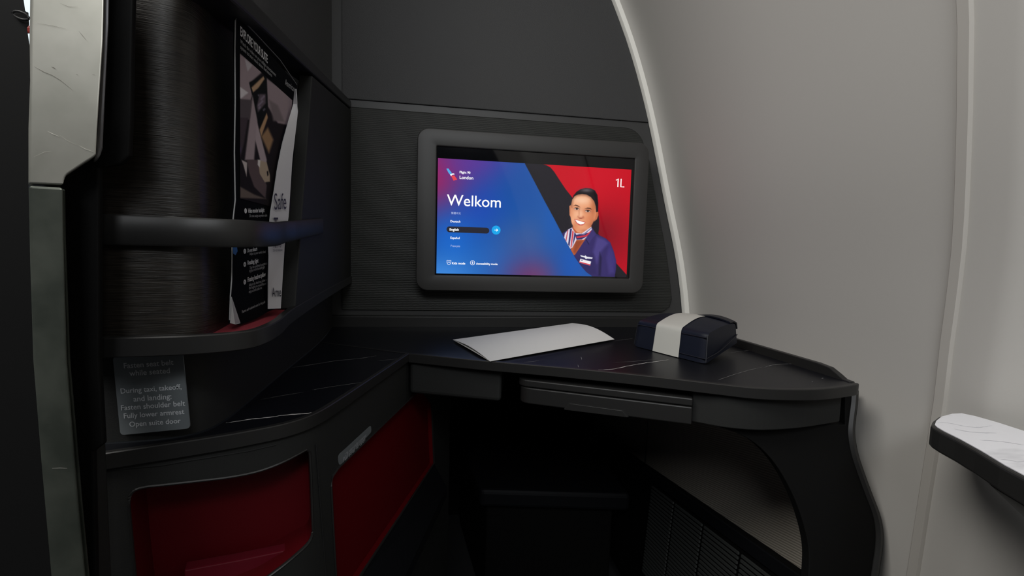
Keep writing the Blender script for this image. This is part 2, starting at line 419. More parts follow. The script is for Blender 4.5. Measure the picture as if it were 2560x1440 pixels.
# far side of the cabin seen through the gap by the door
wl = struct(link('window_1', box('window_1', (0, 0, 0), (0.001, 0.001, 0.001)), M['daylight']))
bpy.data.objects.remove(wl)
fd = Vector(ray(60, 80)).normalized()
def far(x, y, d=1.9): return PP(x, y, EYEP+fd*d, fd)
u_ = fd.cross(Vector((0, 0, 1))).normalized()
wc = far(60, -10); 
pane = prism('window_1', [wc+u_*(x)+Vector((0, 0, z)) for x, z in rrect(-0.085, -0.125, 0.085, 0.2, 0.05)], fd*0.01)
wob = struct(link('window_1', pane, M['daylight']))
far_wall = prism('wall_far', [far(-40, -100, 2.0)+Vector((0, 0, 0.2)), far(140, -100, 2.0)+Vector((0, 0, 0.2)), far(140, 400, 2.0), far(-40, 400, 2.0)], fd*0.02)
struct(link('wall_far_side', far_wall, M['cabin_cream']))
rd = prism('cabin_detail', [far(60, 64, 1.8), far(84, 64, 1.8), far(84, 84, 1.8), far(60, 84, 1.8)], fd*0.02, 0.005)
tag(link('cabin_light_panel', rd, M['cabin_red']), 'small red panel under the bright window, glimpsed beside the black door edge', 'panel')

# ================================================================== LEFT POCKET UNIT
unit = thing('literature_pocket_unit', 'dark wall unit with open curved pocket shelf holding the brochure, left of the monitor', 'wall unit', (-0.20, 0.55, 0.77))
A0 = Vector((-0.183, 0.93, 0)); B0 = Vector((-0.1522, 0.4841, 0))
fd2 = (B0-A0).normalized(); fn = Vector((-fd2.y, fd2.x, 0)); fn = fn if fn.x > 0 else -fn
def onface(x, y, off=0.0): return PP(x, y, A0+fn*off, fn)
f_tb = onface(867, 266); f_tf = onface(781, 190); f_bf = onface(738, 772); f_bb = onface(880, 690)
# extend to the bulkhead
def ext(p, q, Y):  # line from q through p up to y = Y
    t = (Y-q.y)/(p.y-q.y); return q+(p-q)*t
tb = ext(f_tb, f_tf, 0.928); bb = Vector((A0.x, 0.928, 0.868)) ; bb = Vector((A0.x, 0.928, 0.8665))
th = -fn*0.015
link('side_panel', prism('side_panel', [tb, f_tf, f_bf, bb], th, 0.0012, 2), M['shell'], unit)
# header over the opening, on past the front of the frame
hd0 = f_tf+(f_tf-f_tb).normalized()*0.40
hdr = prism('header', [tb+Vector((0, 0, 0.0035)), hd0+Vector((0, 0, 0.0035)), hd0+Vector((0, 0, 0.018)), tb+Vector((0, 0, 0.018))], th*2.2, 0.002, 2)
link('header', hdr, M['trim'], unit)

LIP = smooth_path([(-0.262, 0.3235, 0.858), (-0.2228, 0.3254, 0.858), (-0.1893, 0.3292, 0.858), (-0.1674, 0.3349, 0.858), (-0.1475, 0.3460, 0.858),
                   (-0.1385, 0.3640, 0.858), (-0.1388, 0.4050, 0.8585), (-0.1500, 0.4841, 0.860), (-0.1660, 0.7000, 0.8648), (-0.1812, 0.9285, 0.8686)], 6)
def rect_prof(w, h, r=0.0018): return [(0, -h+r*0.5), (0, -r*0.6), (-r*0.6, 0), (-w, 0), (-w, -h), (-r*0.5, -h)]
link('shelf_lip', sweep('shelf_lip', LIP, rect_prof(0.006, 0.0135, 0.0013)), M['trim'], unit, smooth=True)
inner = [Vector((p.x, p.y, 0)) for p in LIP]
shelf_poly = [(p.x-0.003, p.y+0.001, p.z-0.006) for p in LIP]+[(-0.26, 0.9285, 0.8626), (-0.27, 0.33, 0.852)]
link('shelf_floor', prism('shelf_floor', shelf_poly, (0, 0, -0.006)), M['shell'], unit)
red_poly = [(p.x-0.007, p.y+0.003, p.z-0.0055) for p in LIP if p.y < 0.53 and p.x > -0.185]+[(-0.21, 0.53, 0.855), (-0.215, 0.36, 0.853)]
link('shelf_liner', prism('shelf_liner', red_poly, (0, 0, 0.0015)), M['red_felt'], unit, label='red felt liner on the pocket floor')
# wood veneer back that rolls round into the pocket
wp = smooth_path([(-0.2500, 0.3295, 0), (-0.240, 0.3300, 0), (-0.2228, 0.3315, 0), (-0.200, 0.3340, 0), (-0.184, 0.3378, 0), (-0.1745, 0.3450, 0), (-0.1725, 0.3600, 0), (-0.178, 0.40, 0), (-0.190, 0.47, 0), (-0.197, 0.60, 0)], 8)
vs = []; fs = []
for p in wp:
    for z in (0.853, 1.12): vs.append((p.x, p.y, z))
for i in range(len(wp)-1): fs.append((2*i, 2*i+1, 2*i+3, 2*i+2))
link('wood_back_panel', from_py('wood', vs, fs), M['wood'], unit, smooth=True, label='dark brushed wood back panel')
# retaining band across the pocket
bz = []
for p in LIP:
    if p.y > 0.66: continue
    t = interp(p.y, [0.33, 0.40, 0.65], [0.9395, 0.9420, 0.9640]); bz.append((p.x+(0.0025 if p.y > 0.45 else 0.0), p.y, t))
link('retaining_band', sweep('band', bz, [(0.0, -0.0185), (0.0, -0.0015), (-0.001, 0), (-0.003, 0), (-0.004, -0.0015), (-0.004, -0.0185), (-0.003, -0.0200), (-0.001, -0.0200)]), M['trim'], unit, smooth=True)
# recessed wall between shelf and counter
rb = smooth_path([(-0.225, 0.9285, 0), (-0.215, 0.9076, 0), (-0.1975, 0.748, 0), (-0.191, 0.555, 0), (-0.1868, 0.4426, 0), (-0.1872, 0.405, 0), (-0.1945, 0.3830, 0), (-0.2162, 0.3718, 0), (-0.2522, 0.3680, 0), (-0.30, 0.3660, 0)], 8)
vs = []; fs = []
for p in rb:
    for z in (0.7695, 0.857+0.0065*(p.y-0.4)): vs.append((p.x, p.y, z))
for i in range(len(rb)-1): fs.append((2*i, 2*i+1, 2*i+3, 2*i+2))
link('lower_panel', from_py('lower_panel', vs, fs), M['shell'], unit, smooth=True)
# end post of the unit beside the metal trim
link('end_panel', box('end_panel', (-0.2440, 0.316, 0.0), (-0.2245, 0.330, 1.12), 0.002), M['shell'], unit)
# placard
sp = Vector((-0.2430, 0.3672, 0.8)); sn = Vector((-0.10, -1.0, 0.0)).normalized()
def onsign(x, y, off=0.0): return PP(x, y, sp+sn*off, sn)
sc = [onsign(284, 891), onsign(458, 880), onsign(477, 1070), onsign(303, 1087)]
def quad_round(c, f=0.06, n=4):
    out = []
    for i in range(4):
        p, a, b = c[i], c[i-1], c[(i+1) % 4]
        la = (a-p).length; lb = (b-p).length; r = min(la, lb)*f
        s0 = p+(a-p).normalized()*r; s1 = p+(b-p).normalized()*r
        for j in range(n+1):
            t = j/n; out.append((1-t)**2*s0+2*t*(1-t)*p+t*t*s1)
    return out
pl = link('placard', prism('placard', quad_round(sc), sn*0.0008), M['sign'], unit, label='slate grey seat belt instruction placard')
rv = (sc[1]-sc[0]).normalized(); uv = (sc[0]-sc[3]).normalized()
lines = [('Fasten seat belt', 310, 921, 434, 1), ('while seated', 324, 940, 425, 1), ('During taxi, takeoff,', 302, 984, 454, 1), ('and landing:', 334, 1004, 429, 1),
         ('Fasten shoulder belt', 303, 1026, 463, 1), ('Fully lower armrest', 310, 1046, 461, 1), ('Open suite door', 324, 1067, 452, 1)]
for s_, x0, y0, x1, k in lines:
    a = onsign(x0, y0, 0.0011); b = onsign(x1, y0-(x1-x0)*0.075, 0.0011)
    link('placard_lettering', lettering(s_, a, (b-a), uv, width=(b-a).length, bold=0.008), M['sign_text'], pl)

# ================================================================== LEFT COUNTER AND CABINET
cab = thing('storage_cabinet', 'low black cabinet with black marble counter and red lined cubbies, left of the footwell', 'cabinet', (-0.22, 0.62, 0))
CF = smooth_path([(-0.300, 0.3250, ZT), (-0.2403, 0.3464, ZT), (-0.1852, 0.3667, ZT), (-0.1558, 0.3797, ZT), (-0.1293, 0.3960, ZT), (-0.1120, 0.4200, ZT), (-0.0990, 0.4620, ZT), (-0.0865, 0.5100, ZT), (-0.0479, 0.6586, ZT)], 6)
seam_b = Vector((-0.205, 0.748, ZT))
top_poly = [(p.x, p.y, ZT-0.0012) for p in CF]+[(-0.195, 0.752, ZT-0.0012), (-0.30, 0.752, ZT-0.0012)]
link('counter_top', prism('counter_top', [(p.x-0.002, p.y+0.002, ZT-0.0012) for p in CF]+[(-0.0500, 0.6640, ZT-0.0012), (-0.195, 0.752, ZT-0.0012), (-0.30, 0.752, ZT-0.0012)], (0, 0, -0.010)), M['marble'], cab, label='black marble top with white veins')
link('counter_edge', sweep('counter_edge', CF, rect_prof(0.005, 0.0125, 0.0012)), M['trim'], cab, smooth=True)

def vein(name, px, wpx, z, parent, m):
    """pale vein lying in the marble surface, through points on that surface"""
    pts = [PZ(x, y, z) for x, y in px]; pts = smooth_path(pts, 6); vs = []; fs = []; random.seed(len(px)*7+int(px[0][0]))
    n = len(pts)
    for i, p in enumerate(pts):
        d = (pts[min(i+1, n-1)]-pts[max(i-1, 0)]).normalized(); o = Vector((-d.y, d.x, 0))
        ww = wpx*(0.45+0.9*random.random())*min(1, 0.3+4*min(i, n-1-i)/n)*0.5
        c = p+o*(random.random()-0.5)*wpx*0.7
        vs += [c+o*ww, c-o*ww]
    for i in range(n-1): fs.append((2*i, 2*i+1, 2*i+3, 2*i+2))
    return from_py(name, vs, fs)
zv = ZT-0.0008
vb = [vein('v', [(565, 1058), (620, 1049), (680, 1042), (720, 1037), (770, 1033), (802, 1026)], 0.0016, zv, None, None)]
vd = [vein('v', [(722, 920), (770, 913), (840, 902), (900, 896), (942, 889)], 0.0008, zv, None, None),
      vein('v', [(945, 902), (975, 899), (1000, 897)], 0.0005, zv, None, None),
      vein('v', [(650, 999), (700, 990), (760, 980)], 0.0004, zv, None, None),
      vein('v', [(780, 975), (840, 965), (905, 956)], 0.0006, zv, None, None)]
for me in vb: link('marble_vein', me, M['vein'], cab)
for me in vd: link('marble_vein', me, M['vein_dim'], cab)

body_path = [Vector((p.x, p.y, 0)) for p in CF]
def inset(path, d):
    out = []
    for i, p in enumerate(path):
        a = path[max(i-1, 0)]; b = path[min(i+1, len(path)-1)]; t = (b-a).normalized(); out.append(p+Vector((-t.y, t.x, 0))*d)
    return out
bi = inset(body_path, 0.004)
end = Vector((-0.0479, 0.6586, 0)); dirb = Vector((0.0613, 0.2332, 0)).normalized()
body_poly = [(p.x, p.y, 0.02) for p in bi]+[(-0.0445, 0.700, 0.02), (0.020, 0.92, 0.02), (-0.30, 0.92, 0.02)]
body = prism('cabinet_body', body_poly, (0, 0, ZT-0.0125-0.02))
# cubby in the front face
cp = Vector((-0.1852, 0.3667, 0)); cn = Vector((0.0203*1.0+0.02, -0.0551, 0)); cn = Vector((0.3455, -0.9384, 0))
def oncab(x, y, off=0.0): return PP(x, y, cp+cn*off, cn)
o1 = smooth_path([Vector((x, y, 0)) for x, y in [(322, 1262), (326, 1238), (350, 1220), (420, 1211), (500, 1202), (580, 1192), (650, 1177), (710, 1154), (766, 1124)]], 4)
o2 = smooth_path([Vector((x, y, 0)) for x, y in [(782, 1325), (772, 1356), (735, 1392), (690, 1428), (640, 1462), (560, 1500)]], 4)
out1 = [(p.x, p.y) for p in o1]+[(774, 1130), (778, 1200)]+[(p.x, p.y) for p in o2]+[(350, 1540), (338, 1440)]
def onbody(x, y, grow=0.0):
    best = None
    for i in range(len(bi)-1):
        a, b = bi[i], bi[i+1]; e = (b-a); n_ = Vector((e.y, -e.x, 0)).normalized()
        p = PP(x, y, a, n_); t = (Vector((p.x, p.y, 0))-a).dot(e)/e.length_squared
        if -0.02 <= t <= 1.02 and (p-EYEP).dot(FW) > 0:
            d = (p-EYEP).length
            if best is None or d < best[0]: best = (d, p)
    return best[1] if best else oncab(x, y)
def toplane(p, c): return p+cn*(c-(p-cp).dot(cn))
surf = [onbody(x, y) for x, y in out1]
cut1 = prism('cut', [toplane(p, 0.06) for p in surf], -cn*0.115)
# side cubby
sp0 = Vector((-0.0479, 0.6586, 0))+Vector((-0.9671, 0.2543, 0))*0.004; snn = Vector((0.9671, -0.2543, 0))
def onside(x, y, off=0.0): return PP(x, y, sp0+snn*off, snn)
o3 = [(840, 1440), (832, 1300), (828, 1215), (832, 1190), (846, 1170), (900, 1118), (960, 1060), (1010, 1012), (1052, 972), (1080, 1010), (1086, 1158), (1000, 1290), (905, 1434), (880, 1475), (845, 1530)]
cut2 = prism('cut', [onside(x, y)+snn*0.03 for x, y in o3], -snn*0.05)
me = boolean(body, [cut1, cut2])
link('cabinet_body', me, M['shell'], cab)
# red lining of the front cubby, with its inner ledge
f1 = [p-cn*0.0030 for p in surf]; b1 = [toplane(p, -0.0535) for p in surf]; n = len(f1)
vs = f1+b1; fs = [(i, (i+1) % n, n+(i+1) % n, n+i) for i in range(n)]+[list(range(n, 2*n))]
ctr = sum(f1, Vector())/n
vs = [c+(ctr-c)*0.004 for c in vs]
lining = link('cubby_lining', from_py('cubby_lining', vs, fs), M['red'], cab, label='dark red cubby lining')
rl = [oncab(460, 1426, -0.030), oncab(600, 1400, -0.030), oncab(786, 1361, -0.030)]
dn = Vector((0, 0, -0.05))
link('inner_ledge', prism('inner_ledge', [rl[0], rl[1], rl[2], rl[2]+dn, rl[0]+dn], -cn*0.012, 0.001), M['red_ledge'], lining)
rimp = surf
link('panel_groove', tube('pg', [onbody(x, y) for x, y in [(266, 1435), (258, 1300), (254, 1205), (258, 1186), (272, 1176), (330, 1170), (400, 1164), (470, 1152), (535, 1142), (620, 1128), (690, 1112)]], 0.0007, 6), M['groove'], cab)
link('cubby_rim', tube('cubby_rim', [p+cn*0.0002 for p in rimp], 0.0011, 6, True), M['trim'], cab)
f2 = [onside(x, y)-snn*0.002 for x, y in o3]; b2 = [p-snn*0.007 for p in f2]; n = len(f2)
vs = [c+(sum(f2, Vector())/n-c)*0.003 for c in f2+b2]
link('side_cubby_lining', from_py('scl', vs, [(i, (i+1) % n, n+(i+1) % n, n+i) for i in range(n)]+[list(range(n, 2*n))]), M['red_deep'], cab, label='dark red side cubby lining')
link('side_cubby_rim', tube('scr', [onside(x, y, 0.001) for x, y in o3], 0.0012, 6, True), M['trim'], cab)
link('body_seam', tube('bs', [onside(790, 1110, 0.0003), onside(800, 1250, 0.0003), onside(815, 1445, 0.0003)], 0.0006, 5), M['groove'], cab)
# sloping kick rail with a slot, under the side cubby
kr = [onside(905, 1436, 0.0), onside(1086, 1160, 0.0), onside(1092, 1215, 0.0)+snn*0.02, onside(960, 1440, 0.0)+snn*0.028]
link('kick_rail', prism('kick', [kr[0], kr[1], kr[2], kr[3]], (0, 0, -0.02), 0.001), M['dark_vinyl'], cab)
# label plate above the side cubby
lb = [onside(843, 1138), onside(926, 1063), onside(927, 1080), onside(846, 1166)]
lp = link('label_plate', prism('label', quad_round(lb, 0.4), snn*0.0008), M['sign'], cab, label='small slate label above the side cubby')
a = onside(856, 1146, 0.0012); b = onside(915, 1090, 0.0012); a2 = onside(858, 1156, 0.0012); b2_ = onside(917, 1098, 0.0012)
for me in (lettering('Life vest under armrest', onside(862, 1142, .0012), b-a, (0, 0, 1), width=(b-a).length*0.92, bold=0.01),
     lettering('Pull strap to open', a2, b2_-a2, (0, 0, 1), width=(b2_-a2).length*0.92, bold=0.01)): link('label_lettering', me, M['sign_text_dim'], lp)

# ================================================================== DESK
desk = thing('desk', 'curved black marble desk built in below the monitor, with arched side leg', 'desk', (0.25, 0.75, 0))
DF = [Vector(p) for p in [(-0.0479, 0.6586, ZT), (0.0532, 0.6110, ZT), (0.1589, 0.5680, ZT)]]+smooth_path([(0.1589, 0.5680, ZT), (0.2529, 0.5239, ZT), (0.3326, 0.4800, ZT), (0.3728, 0.4600, ZT), (0.4218, 0.4515, ZT), (0.4600, 0.4530, ZT), (0.5100, 0.4640, ZT), (0.5210, 0.4700, ZT)], 6)[1:]
YB = 0.905
dp = [(p.x, p.y+0.003, ZT-0.0012) for p in DF]+[(0.5210, YB, ZT-0.0012), (-0.215, YB, ZT-0.0012), (-0.198, 0.754, ZT-0.0012), (-0.0500, 0.6655, ZT-0.0012)]
link('desk_top', prism('desk_top', dp, (0, 0, -0.010)), M['marble'], desk, label='black marble top with white veins')
link('desk_edge', sweep('desk_edge', DF, rect_prof(0.006, 0.0135, 0.0013)), M['trim'], desk, smooth=True)
link('desk_joint', prism('dj', [(-0.0479, 0.6590, ZT-0.0004), (-0.0479, 0.6650, ZT-0.0004), (-0.197, 0.7535, ZT-0.0004), (-0.197, 0.7505, ZT-0.0004)], (0, 0, -0.008)), M['trim'], desk)
link('back_strip', prism('back_strip', [(-0.222, 0.9285, ZT-0.012), (0.5250, 0.9285, ZT-0.012), (0.5250, 0.9285, 0.790), (-0.222, 0.9285, 0.790)], (0, -0.0225, 0), 0.0015, 2), M['trim'], desk)
# raised rail along the side wall with a ramped front end
rail = []
for y, z in [(0.905, 0.782), (0.530, 0.782), (0.510, 0.7805), (0.497, 0.775), (0.488, 0.7705), (0.478, 0.7700)]: rail.append((0.518, y, z))
rp = [(0.516, y, z) for _, y, z in rail]+[(0.516, 0.478, ZT-0.012), (0.516, 0.905, ZT-0.012)]
link('side_rail', prism('side_rail', rp, (0.008, 0, 0), 0.0010, 2), M['trim'], desk)
db = [vein('v', [(1488, 925), (1530, 923), (1570, 915), (1610, 908), (1640, 904), (1672, 899)], 0.0013, zv, None, None)]
dd = [vein('v', [(1536, 906), (1590, 903), (1640, 898)], 0.0004, zv, None, None), vein('v', [(1453, 892), (1454, 899)], 0.0006, zv, None, None), vein('v', [(1445, 912), (1446, 918)], 0.0006, zv, None, None),
      vein('v', [(1310, 906), (1330, 904), (1347, 901)], 0.0006, zv, None, None), vein('v', [(1530, 853), (1560, 849), (1582, 846)], 0.0006, zv, None, None),
      vein('v', [(1812, 883), (1840, 880), (1872, 876)], 0.0008, zv, None, None),
      vein('v', [(1795, 950), (1830, 938), (1870, 926), (1905, 918)], 0.0005, zv, None, None), vein('v', [(1912, 918), (1930, 913), (1960, 910), (1992, 909)], 0.0008, zv, None, None),
      vein('v', [(2073, 937), (2076, 936)], 0.0011, zv, None, None), vein('v', [(2055, 946), (2058, 945)], 0.0011, zv, None, None), vein('v', [(2030, 955), (2032, 954)], 0.0009, zv, None, None)]
for me in db: link('marble_vein', me, M['vein'], desk)
for me in dd: link('marble_vein', me, M['vein_dim'], desk)

# under-desk parts: left box, curved apron, arched leg panel
ul = [Vector((-0.0475, 0.6660, 0.757)), Vector((0.0860, 0.6160, 0.757)), Vector((0.1150, 0.78, 0.757)), Vector((-0.02, 0.80, 0.757))]
link('bracket_box', prism('bracket_box', ul, (0, 0, -0.050), 0.006, 3), M['shell'], desk)
ap = smooth_path([PY(1738, 985, 0.500)*1.0, PY(1760, 985, 0.494), PY(1830, 985, 0.476), PY(1920, 985, 0.465), PY(2020, 985, 0.468), PY(2112, 985, 0.482)], 5)
app = [(p.x, p.y+0.004, 0.7575) for p in ap]+[(ap[-1].x, 0.60, 0.7575), (ap[0].x, 0.60, 0.7575)]
link('apron', prism('apron', app, (0, 0, -0.043), 0.003, 2), M['shell'], desk)
# leg panel outline (outer edge follows the side wall, inner edge is an arch)
lo_out = smooth_path([Vector((x, y, 0)) for x, y in [(2148, 976), (2146, 1010), (2141, 1050), (2139, 1085), (2146, 1130), (2160, 1175), (2182, 1235), (2201, 1285), (2209, 1325), (2209, 1365), (2203, 1410), (2190, 1500), (2180, 1600)]], 4)
lo_in = smooth_path([Vector((x, y, 0)) for x, y in [(2010, 1560), (2022, 1440), (2022, 1370), (2006, 1300), (1978, 1228), (1938, 1160), (1890, 1110), (1840, 1082), (1790, 1066)]], 4)
LN = Vector((0, 1, -0.27)); LP0 = Vector((0, 0.502, 0.75))
def lx(v, off=0.0): return PP(v.x, v.y, LP0-Vector((0, off, 0)), LN)
leg = [lx(v) for v in lo_out]+[lx(v) for v in lo_in]+[lx(Vector((1790, 1062, 0))), lx(Vector((2113, 1062, 0))), lx(Vector((2113, 976, 0)))]
link('leg_panel', prism('leg_panel', leg, (0, 0.012, 0), 0.001, 2), M['black'], desk)
edge = [lx(v, 0.003)-Vector((0.004, 0, 0)) for v in lo_out]
vs = []; fs = []
for p in edge: vs += [(p.x-0.005, p.y+0.002, p.z), (p.x-0.001, p.y-0.0005, p.z), (p.x+0.004, p.y+0.001, p.z), (p.x+0.004, p.y+0.012, p.z), (p.x-0.005, p.y+0.012, p.z)]
for i in range(len(edge)-1):
    for j in range(5): fs.append((5*i+j, 5*i+(j+1) % 5, 5*(i+1)+(j+1) % 5, 5*(i+1)+j))
fs.append(range(5)); fs.append([5*(len(edge)-1)+j for j in range(5)])
link('leg_edge_trim', from_py('let', vs, [list(f) for f in fs]), M['trim'], desk, smooth=True)

# pull out tray table under the desk
tray = thing('tray_table', 'stowed black two layer tray table sliding under the desk front', 'tray table', (0.20, 0.60, 0.74))
def tray_leaf(name, zt_, zb, xl, dl, m):
    a = PZ(xl, 947 if zt_ > 0.74 else 968, zt_) if False else None
    L = Vector((0.1040, 0.5970, zt_)); R = Vector((0.3110, 0.4955, zt_)); d = (R-L).normalized(); nrm = Vector((-d.y, d.x, 0))
    L = L+d*dl
    pts = [R+d*0.0, R+nrm*0.20, L+nrm*0.20]
    for t in np.linspace(0, 1, 8):
        a = math.pi/2*t; r = 0.016
        c = L+d*r+nrm*r
        pts.append(c-d*r*math.cos(a)-nrm*r*math.sin(a))
    return link(name, prism(name, pts, (0, 0, zb-zt_), 0.0015, 2), m, tray, smooth=False)
tray_leaf('upper_leaf', 0.7470, 0.7372, 0, 0.0, M['trim'])
low_leaf = tray_leaf('lower_leaf', 0.7360, 0.7135, 0, 0.003, M['trim'])
L = Vector((0.1040, 0.5970, 0)); R = Vector((0.3110, 0.4955, 0)); dT = (R-L).normalized(); nT = Vector((-dT.y, dT.x, 0))
def ontray(x, y, off=0.0): return PP(x, y, L-nT*off, nT)
lt = [ontray(1412, 1024, .0), ontray(1424, 1008, .0), ontray(1556, 1026, .0), ontray(1569, 1043, .0)]
link('latch_groove', prism('lg', [p+(p-(lt[0]+lt[2])/2)*0.035+Vector((0, 0, .0008)) for p in lt], -nT*0.0006), M['groove'], low_leaf)
link('latch', prism('latch', lt, -nT*0.0012, 0.0004), M['trim'], low_leaf)

# ================================================================== MONITOR
mon = thing('seat_monitor', 'wall mounted seat monitor showing the Welkom page, thick grey rounded frame', 'monitor', (0.19, 0.93, 1.0))
MY = 0.880
o_ = rrect(-0.0520, 0.8455, 0.4215, 1.1590, 0.0230, 8)
i_ = rrect(-0.0150, 0.8765, 0.3905, 1.1262, 0.0012, 8)
link('monitor_frame', ring_prism('mf', o_, i_, MY, MY+0.024, 0.0022), M['monitor'], mon, smooth=True)
back = rrect(-0.045, 0.852, 0.4145, 1.1525, 0.02, 8)
link('monitor_back', prism('mb', [(x, MY+0.0235, z) for x, z in back], (0, 0.024, 0)), M['black'], mon)
link('black_bezel', prism('bz', [(x, MY+0.004, z) for x, z in rrect(-0.016, 0.8755, 0.3915, 1.1272, 0.001, 1)], (0, 0.003, 0)), M['glass'], mon)
SY = MY+0.0036
sc_tl = PY(1093.5, 399, SY); sc_tr = PY(1586, 421, SY); sc_bl = PY(1093, 684, SY); sc_br = PY(1566, 692, SY)
X0, X1 = -0.0125, 0.3850; Z0, Z1 = (sc_bl.z+sc_br.z)/2, (sc_tl.z+sc_tr.z)/2
nO = np.array(EYEP); nFW = np.array(FW); nRT = np.array(RT); nUP = np.array(UP)
def to_px(co):
    d = co-nO; w_ = d@nFW
    return 1280+FPX*(d@nRT)/w_, 720-FPX*(d@nUP)/w_
def Z8(*pts): return [(1360+x/4.2357, 380+y/4.2353) for x, y in pts]
def display(u, v):
    co = np.stack([X0+(X1-X0)*u, np.full(u.shape, SY), Z1+(Z0-Z1)*v], -1)
    px, py = to_px(co); img = np.zeros(u.shape+(3,))
    # left: soft blue / violet gradient of the page
    base = np.array([26., 84., 162.])
    img[:] = base
    blob(img, px, py, 1085, 430, 95, 110, (165, 35, 85), 0.95)
    blob(img, px, py, 1180, 400, 95, 60, (100, 55, 150), 0.75)
    blob(img, px, py, 1200, 520, 70, 70, (30, 70, 190), 0.5)
    blob(img, px, py, 1130, 600, 60, 70, (25, 105, 210), 0.75)
    blob(img, px, py, 1100, 700, 110, 60, (70, 145, 228), 0.9)
    blob(img, px, py, 1240, 650, 80, 70, (50, 115, 205), 0.4)
    blob(img, px, py, 1310, 600, 70, 60, (66, 92, 150), 0.7); blob(img, px, py, 1300, 470, 50, 50, (32, 80, 156), 0.6)
    blob(img, px, py, 1330, 695, 75, 55, (115, 60, 105), 0.9)
    blob(img, px, py, 1430, 660, 40, 60, (15, 85, 180), 0.7)
    blob(img, px, py, 1380, 560, 25, 60, (20, 90, 180), 0.5)
    # right: black wedge and red field
    blue_edge = [(1312.5, 395), (1312.5, 409.6), (1336, 454), (1360, 500), (1384, 544), (1407, 588), (1420, 612), (1438, 644), (1452, 664), (1466, 680), (1483, 692), (1500, 705)]
    paint(img, px, py, blue_edge+[(1700, 705), (1700, 380), (1312, 380)], (30, 28, 36), 0.8)
    red_edge = Z8((-10, 100), (-10, 130), (30, 142), (70, 165), (110, 212), (160, 290), (230, 395), (290, 470), (420, 650), (600, 900), (740, 1150), (870, 1295), (900, 1330))
    rimg = np.zeros_like(img); rimg[:] = (196, 6, 30)
    blob(rimg, px, py, 1500, 440, 60, 60, (205, 12, 36), 0.7)
    blob(rimg, px, py, 1505, 590, 60, 60, (110, 6, 24), 0.8)
    blob(rimg, px, py, 1550, 600, 45, 90, (150, 10, 32), 0.5)
    a = np.clip(0.5-sdf(px, py, red_edge+[(1700, 710), (1700, 380)])/1.6, 0, 1)[..., None]; img = img*(1-a)+rimg*a
    # portrait of a smiling attendant, clipped by the blue page
    w0 = img.copy(); hair = (22, 16, 22)
    paint(img, px, py, Z8((505, 690), (570, 600), (583, 720), (582, 820), (572, 872), (552, 882), (515, 850)), (30, 20, 32), 1.0)
    paint(img, px, py, Z8((180, 870), (235, 835), (290, 800), (500, 790), (556, 868), (655, 915), (702, 958), (738, 1050), (763, 1150), (762, 1240), (745, 1340), (440, 1340), (330, 1120), (205, 900)), (50, 40, 98), 0.9)
    paint(img, px, py, Z8((560, 900), (640, 925), (690, 965), (640, 1010), (600, 1060), (560, 1180), (520, 1060)), (72, 62, 128), 4)
    paint(img, px, py, Z8((690, 980), (730, 1060), (755, 1160), (745, 1280), (690, 1290), (660, 1120)), (62, 52, 116), 4)
    paint(img, px, py, Z8((590, 1060), (612, 1120), (600, 1310), (575, 1310)), (30, 24, 66), 2.5)
    paint(img, px, py, Z8((330, 1130), (520, 1080), (560, 1300), (450, 1300)), (40, 32, 86), 4, 0.7)
    paint(img, px, py, Z8((300, 790), (505, 780), (470, 900), (430, 935), (330, 1085), (312, 1095), (280, 1040), (320, 930)), (186, 92, 55), 0.9)
    paint(img, px, py, Z8((330, 940), (420, 935), (330, 1075), (310, 1060)), (120, 50, 30), 3, 0.6)
    paint(img, px, py, Z8((286, 570), (292, 515), (312, 460), (345, 420), (390, 392), (440, 382), (498, 386), (540, 408), (566, 455), (575, 540), (572, 640), (545, 660), (420, 600), (330, 560)), hair, 0.8)
    blob(img, px, py, 1360+450/4.2357, 380+405/4.2353, 15, 5, (112, 104, 108), 0.75)
    paint(img, px, py, Z8((268, 572), (284, 562), (290, 600), (286, 690), (270, 670)), (205, 130, 95), 0.8)
    paint(img, px, py, Z8((540, 640), (574, 632), (576, 668), (560, 712), (528, 738)), (196, 112, 72), 0.8)
    face = Z8((288, 560), (300, 505), (326, 468), (362, 452), (405, 446), (450, 452), (495, 478), (530, 522), (548, 580), (551, 650), (538, 705), (510, 762), (470, 815), (425, 850), (385, 858), (350, 846), (318, 808), (294, 752), (280, 680))
    paint(img, px, py, face, (234, 160, 118), 0.9)
    fm = np.clip(0.5-sdf(px, py, face)/2, 0, 1); keep = img.copy()
    paint(img, px, py, Z8((286, 590), (292, 505), (330, 458), (362, 444), (405, 438), (455, 444), (505, 472), (540, 520), (560, 600), (540, 600), (520, 535), (486, 490), (440, 468), (395, 464), (350, 474), (322, 500), (306, 545), (300, 590)), (120, 70, 50), 3.0, 0.75)
    def P8(x, y): return 1360+x/4.2357, 380+y/4.2353
    for (x, y, rx, ry, c, al) in [(400, 510, 24, 11, (248, 198, 164), .95), (350, 665, 12, 14, (244, 184, 146), .8), (480, 690, 12, 16, (222, 138, 96), .7), (385, 655, 6, 14, (246, 190, 155), .8),
                                  (520, 600, 8, 26, (186, 104, 66), .8), (500, 760, 12, 14, (176, 94, 58), .7), (395, 820, 16, 6, (228, 150, 112), .6), (320, 780, 10, 12, (205, 120, 82), .6),
                                  (345, 600, 10, 5, (190, 118, 88), .6), (462, 622, 11, 6, (180, 105, 76), .6), (390, 700, 7, 3.2, (196, 110, 80), .8), (290, 640, 5, 26, (214, 136, 98), .5)]:
        cx, cy = P8(x, y); blob(img, px, py, cx, cy, rx, ry, c, al)
    img = keep*(1-fm[..., None])+img*fm[..., None]
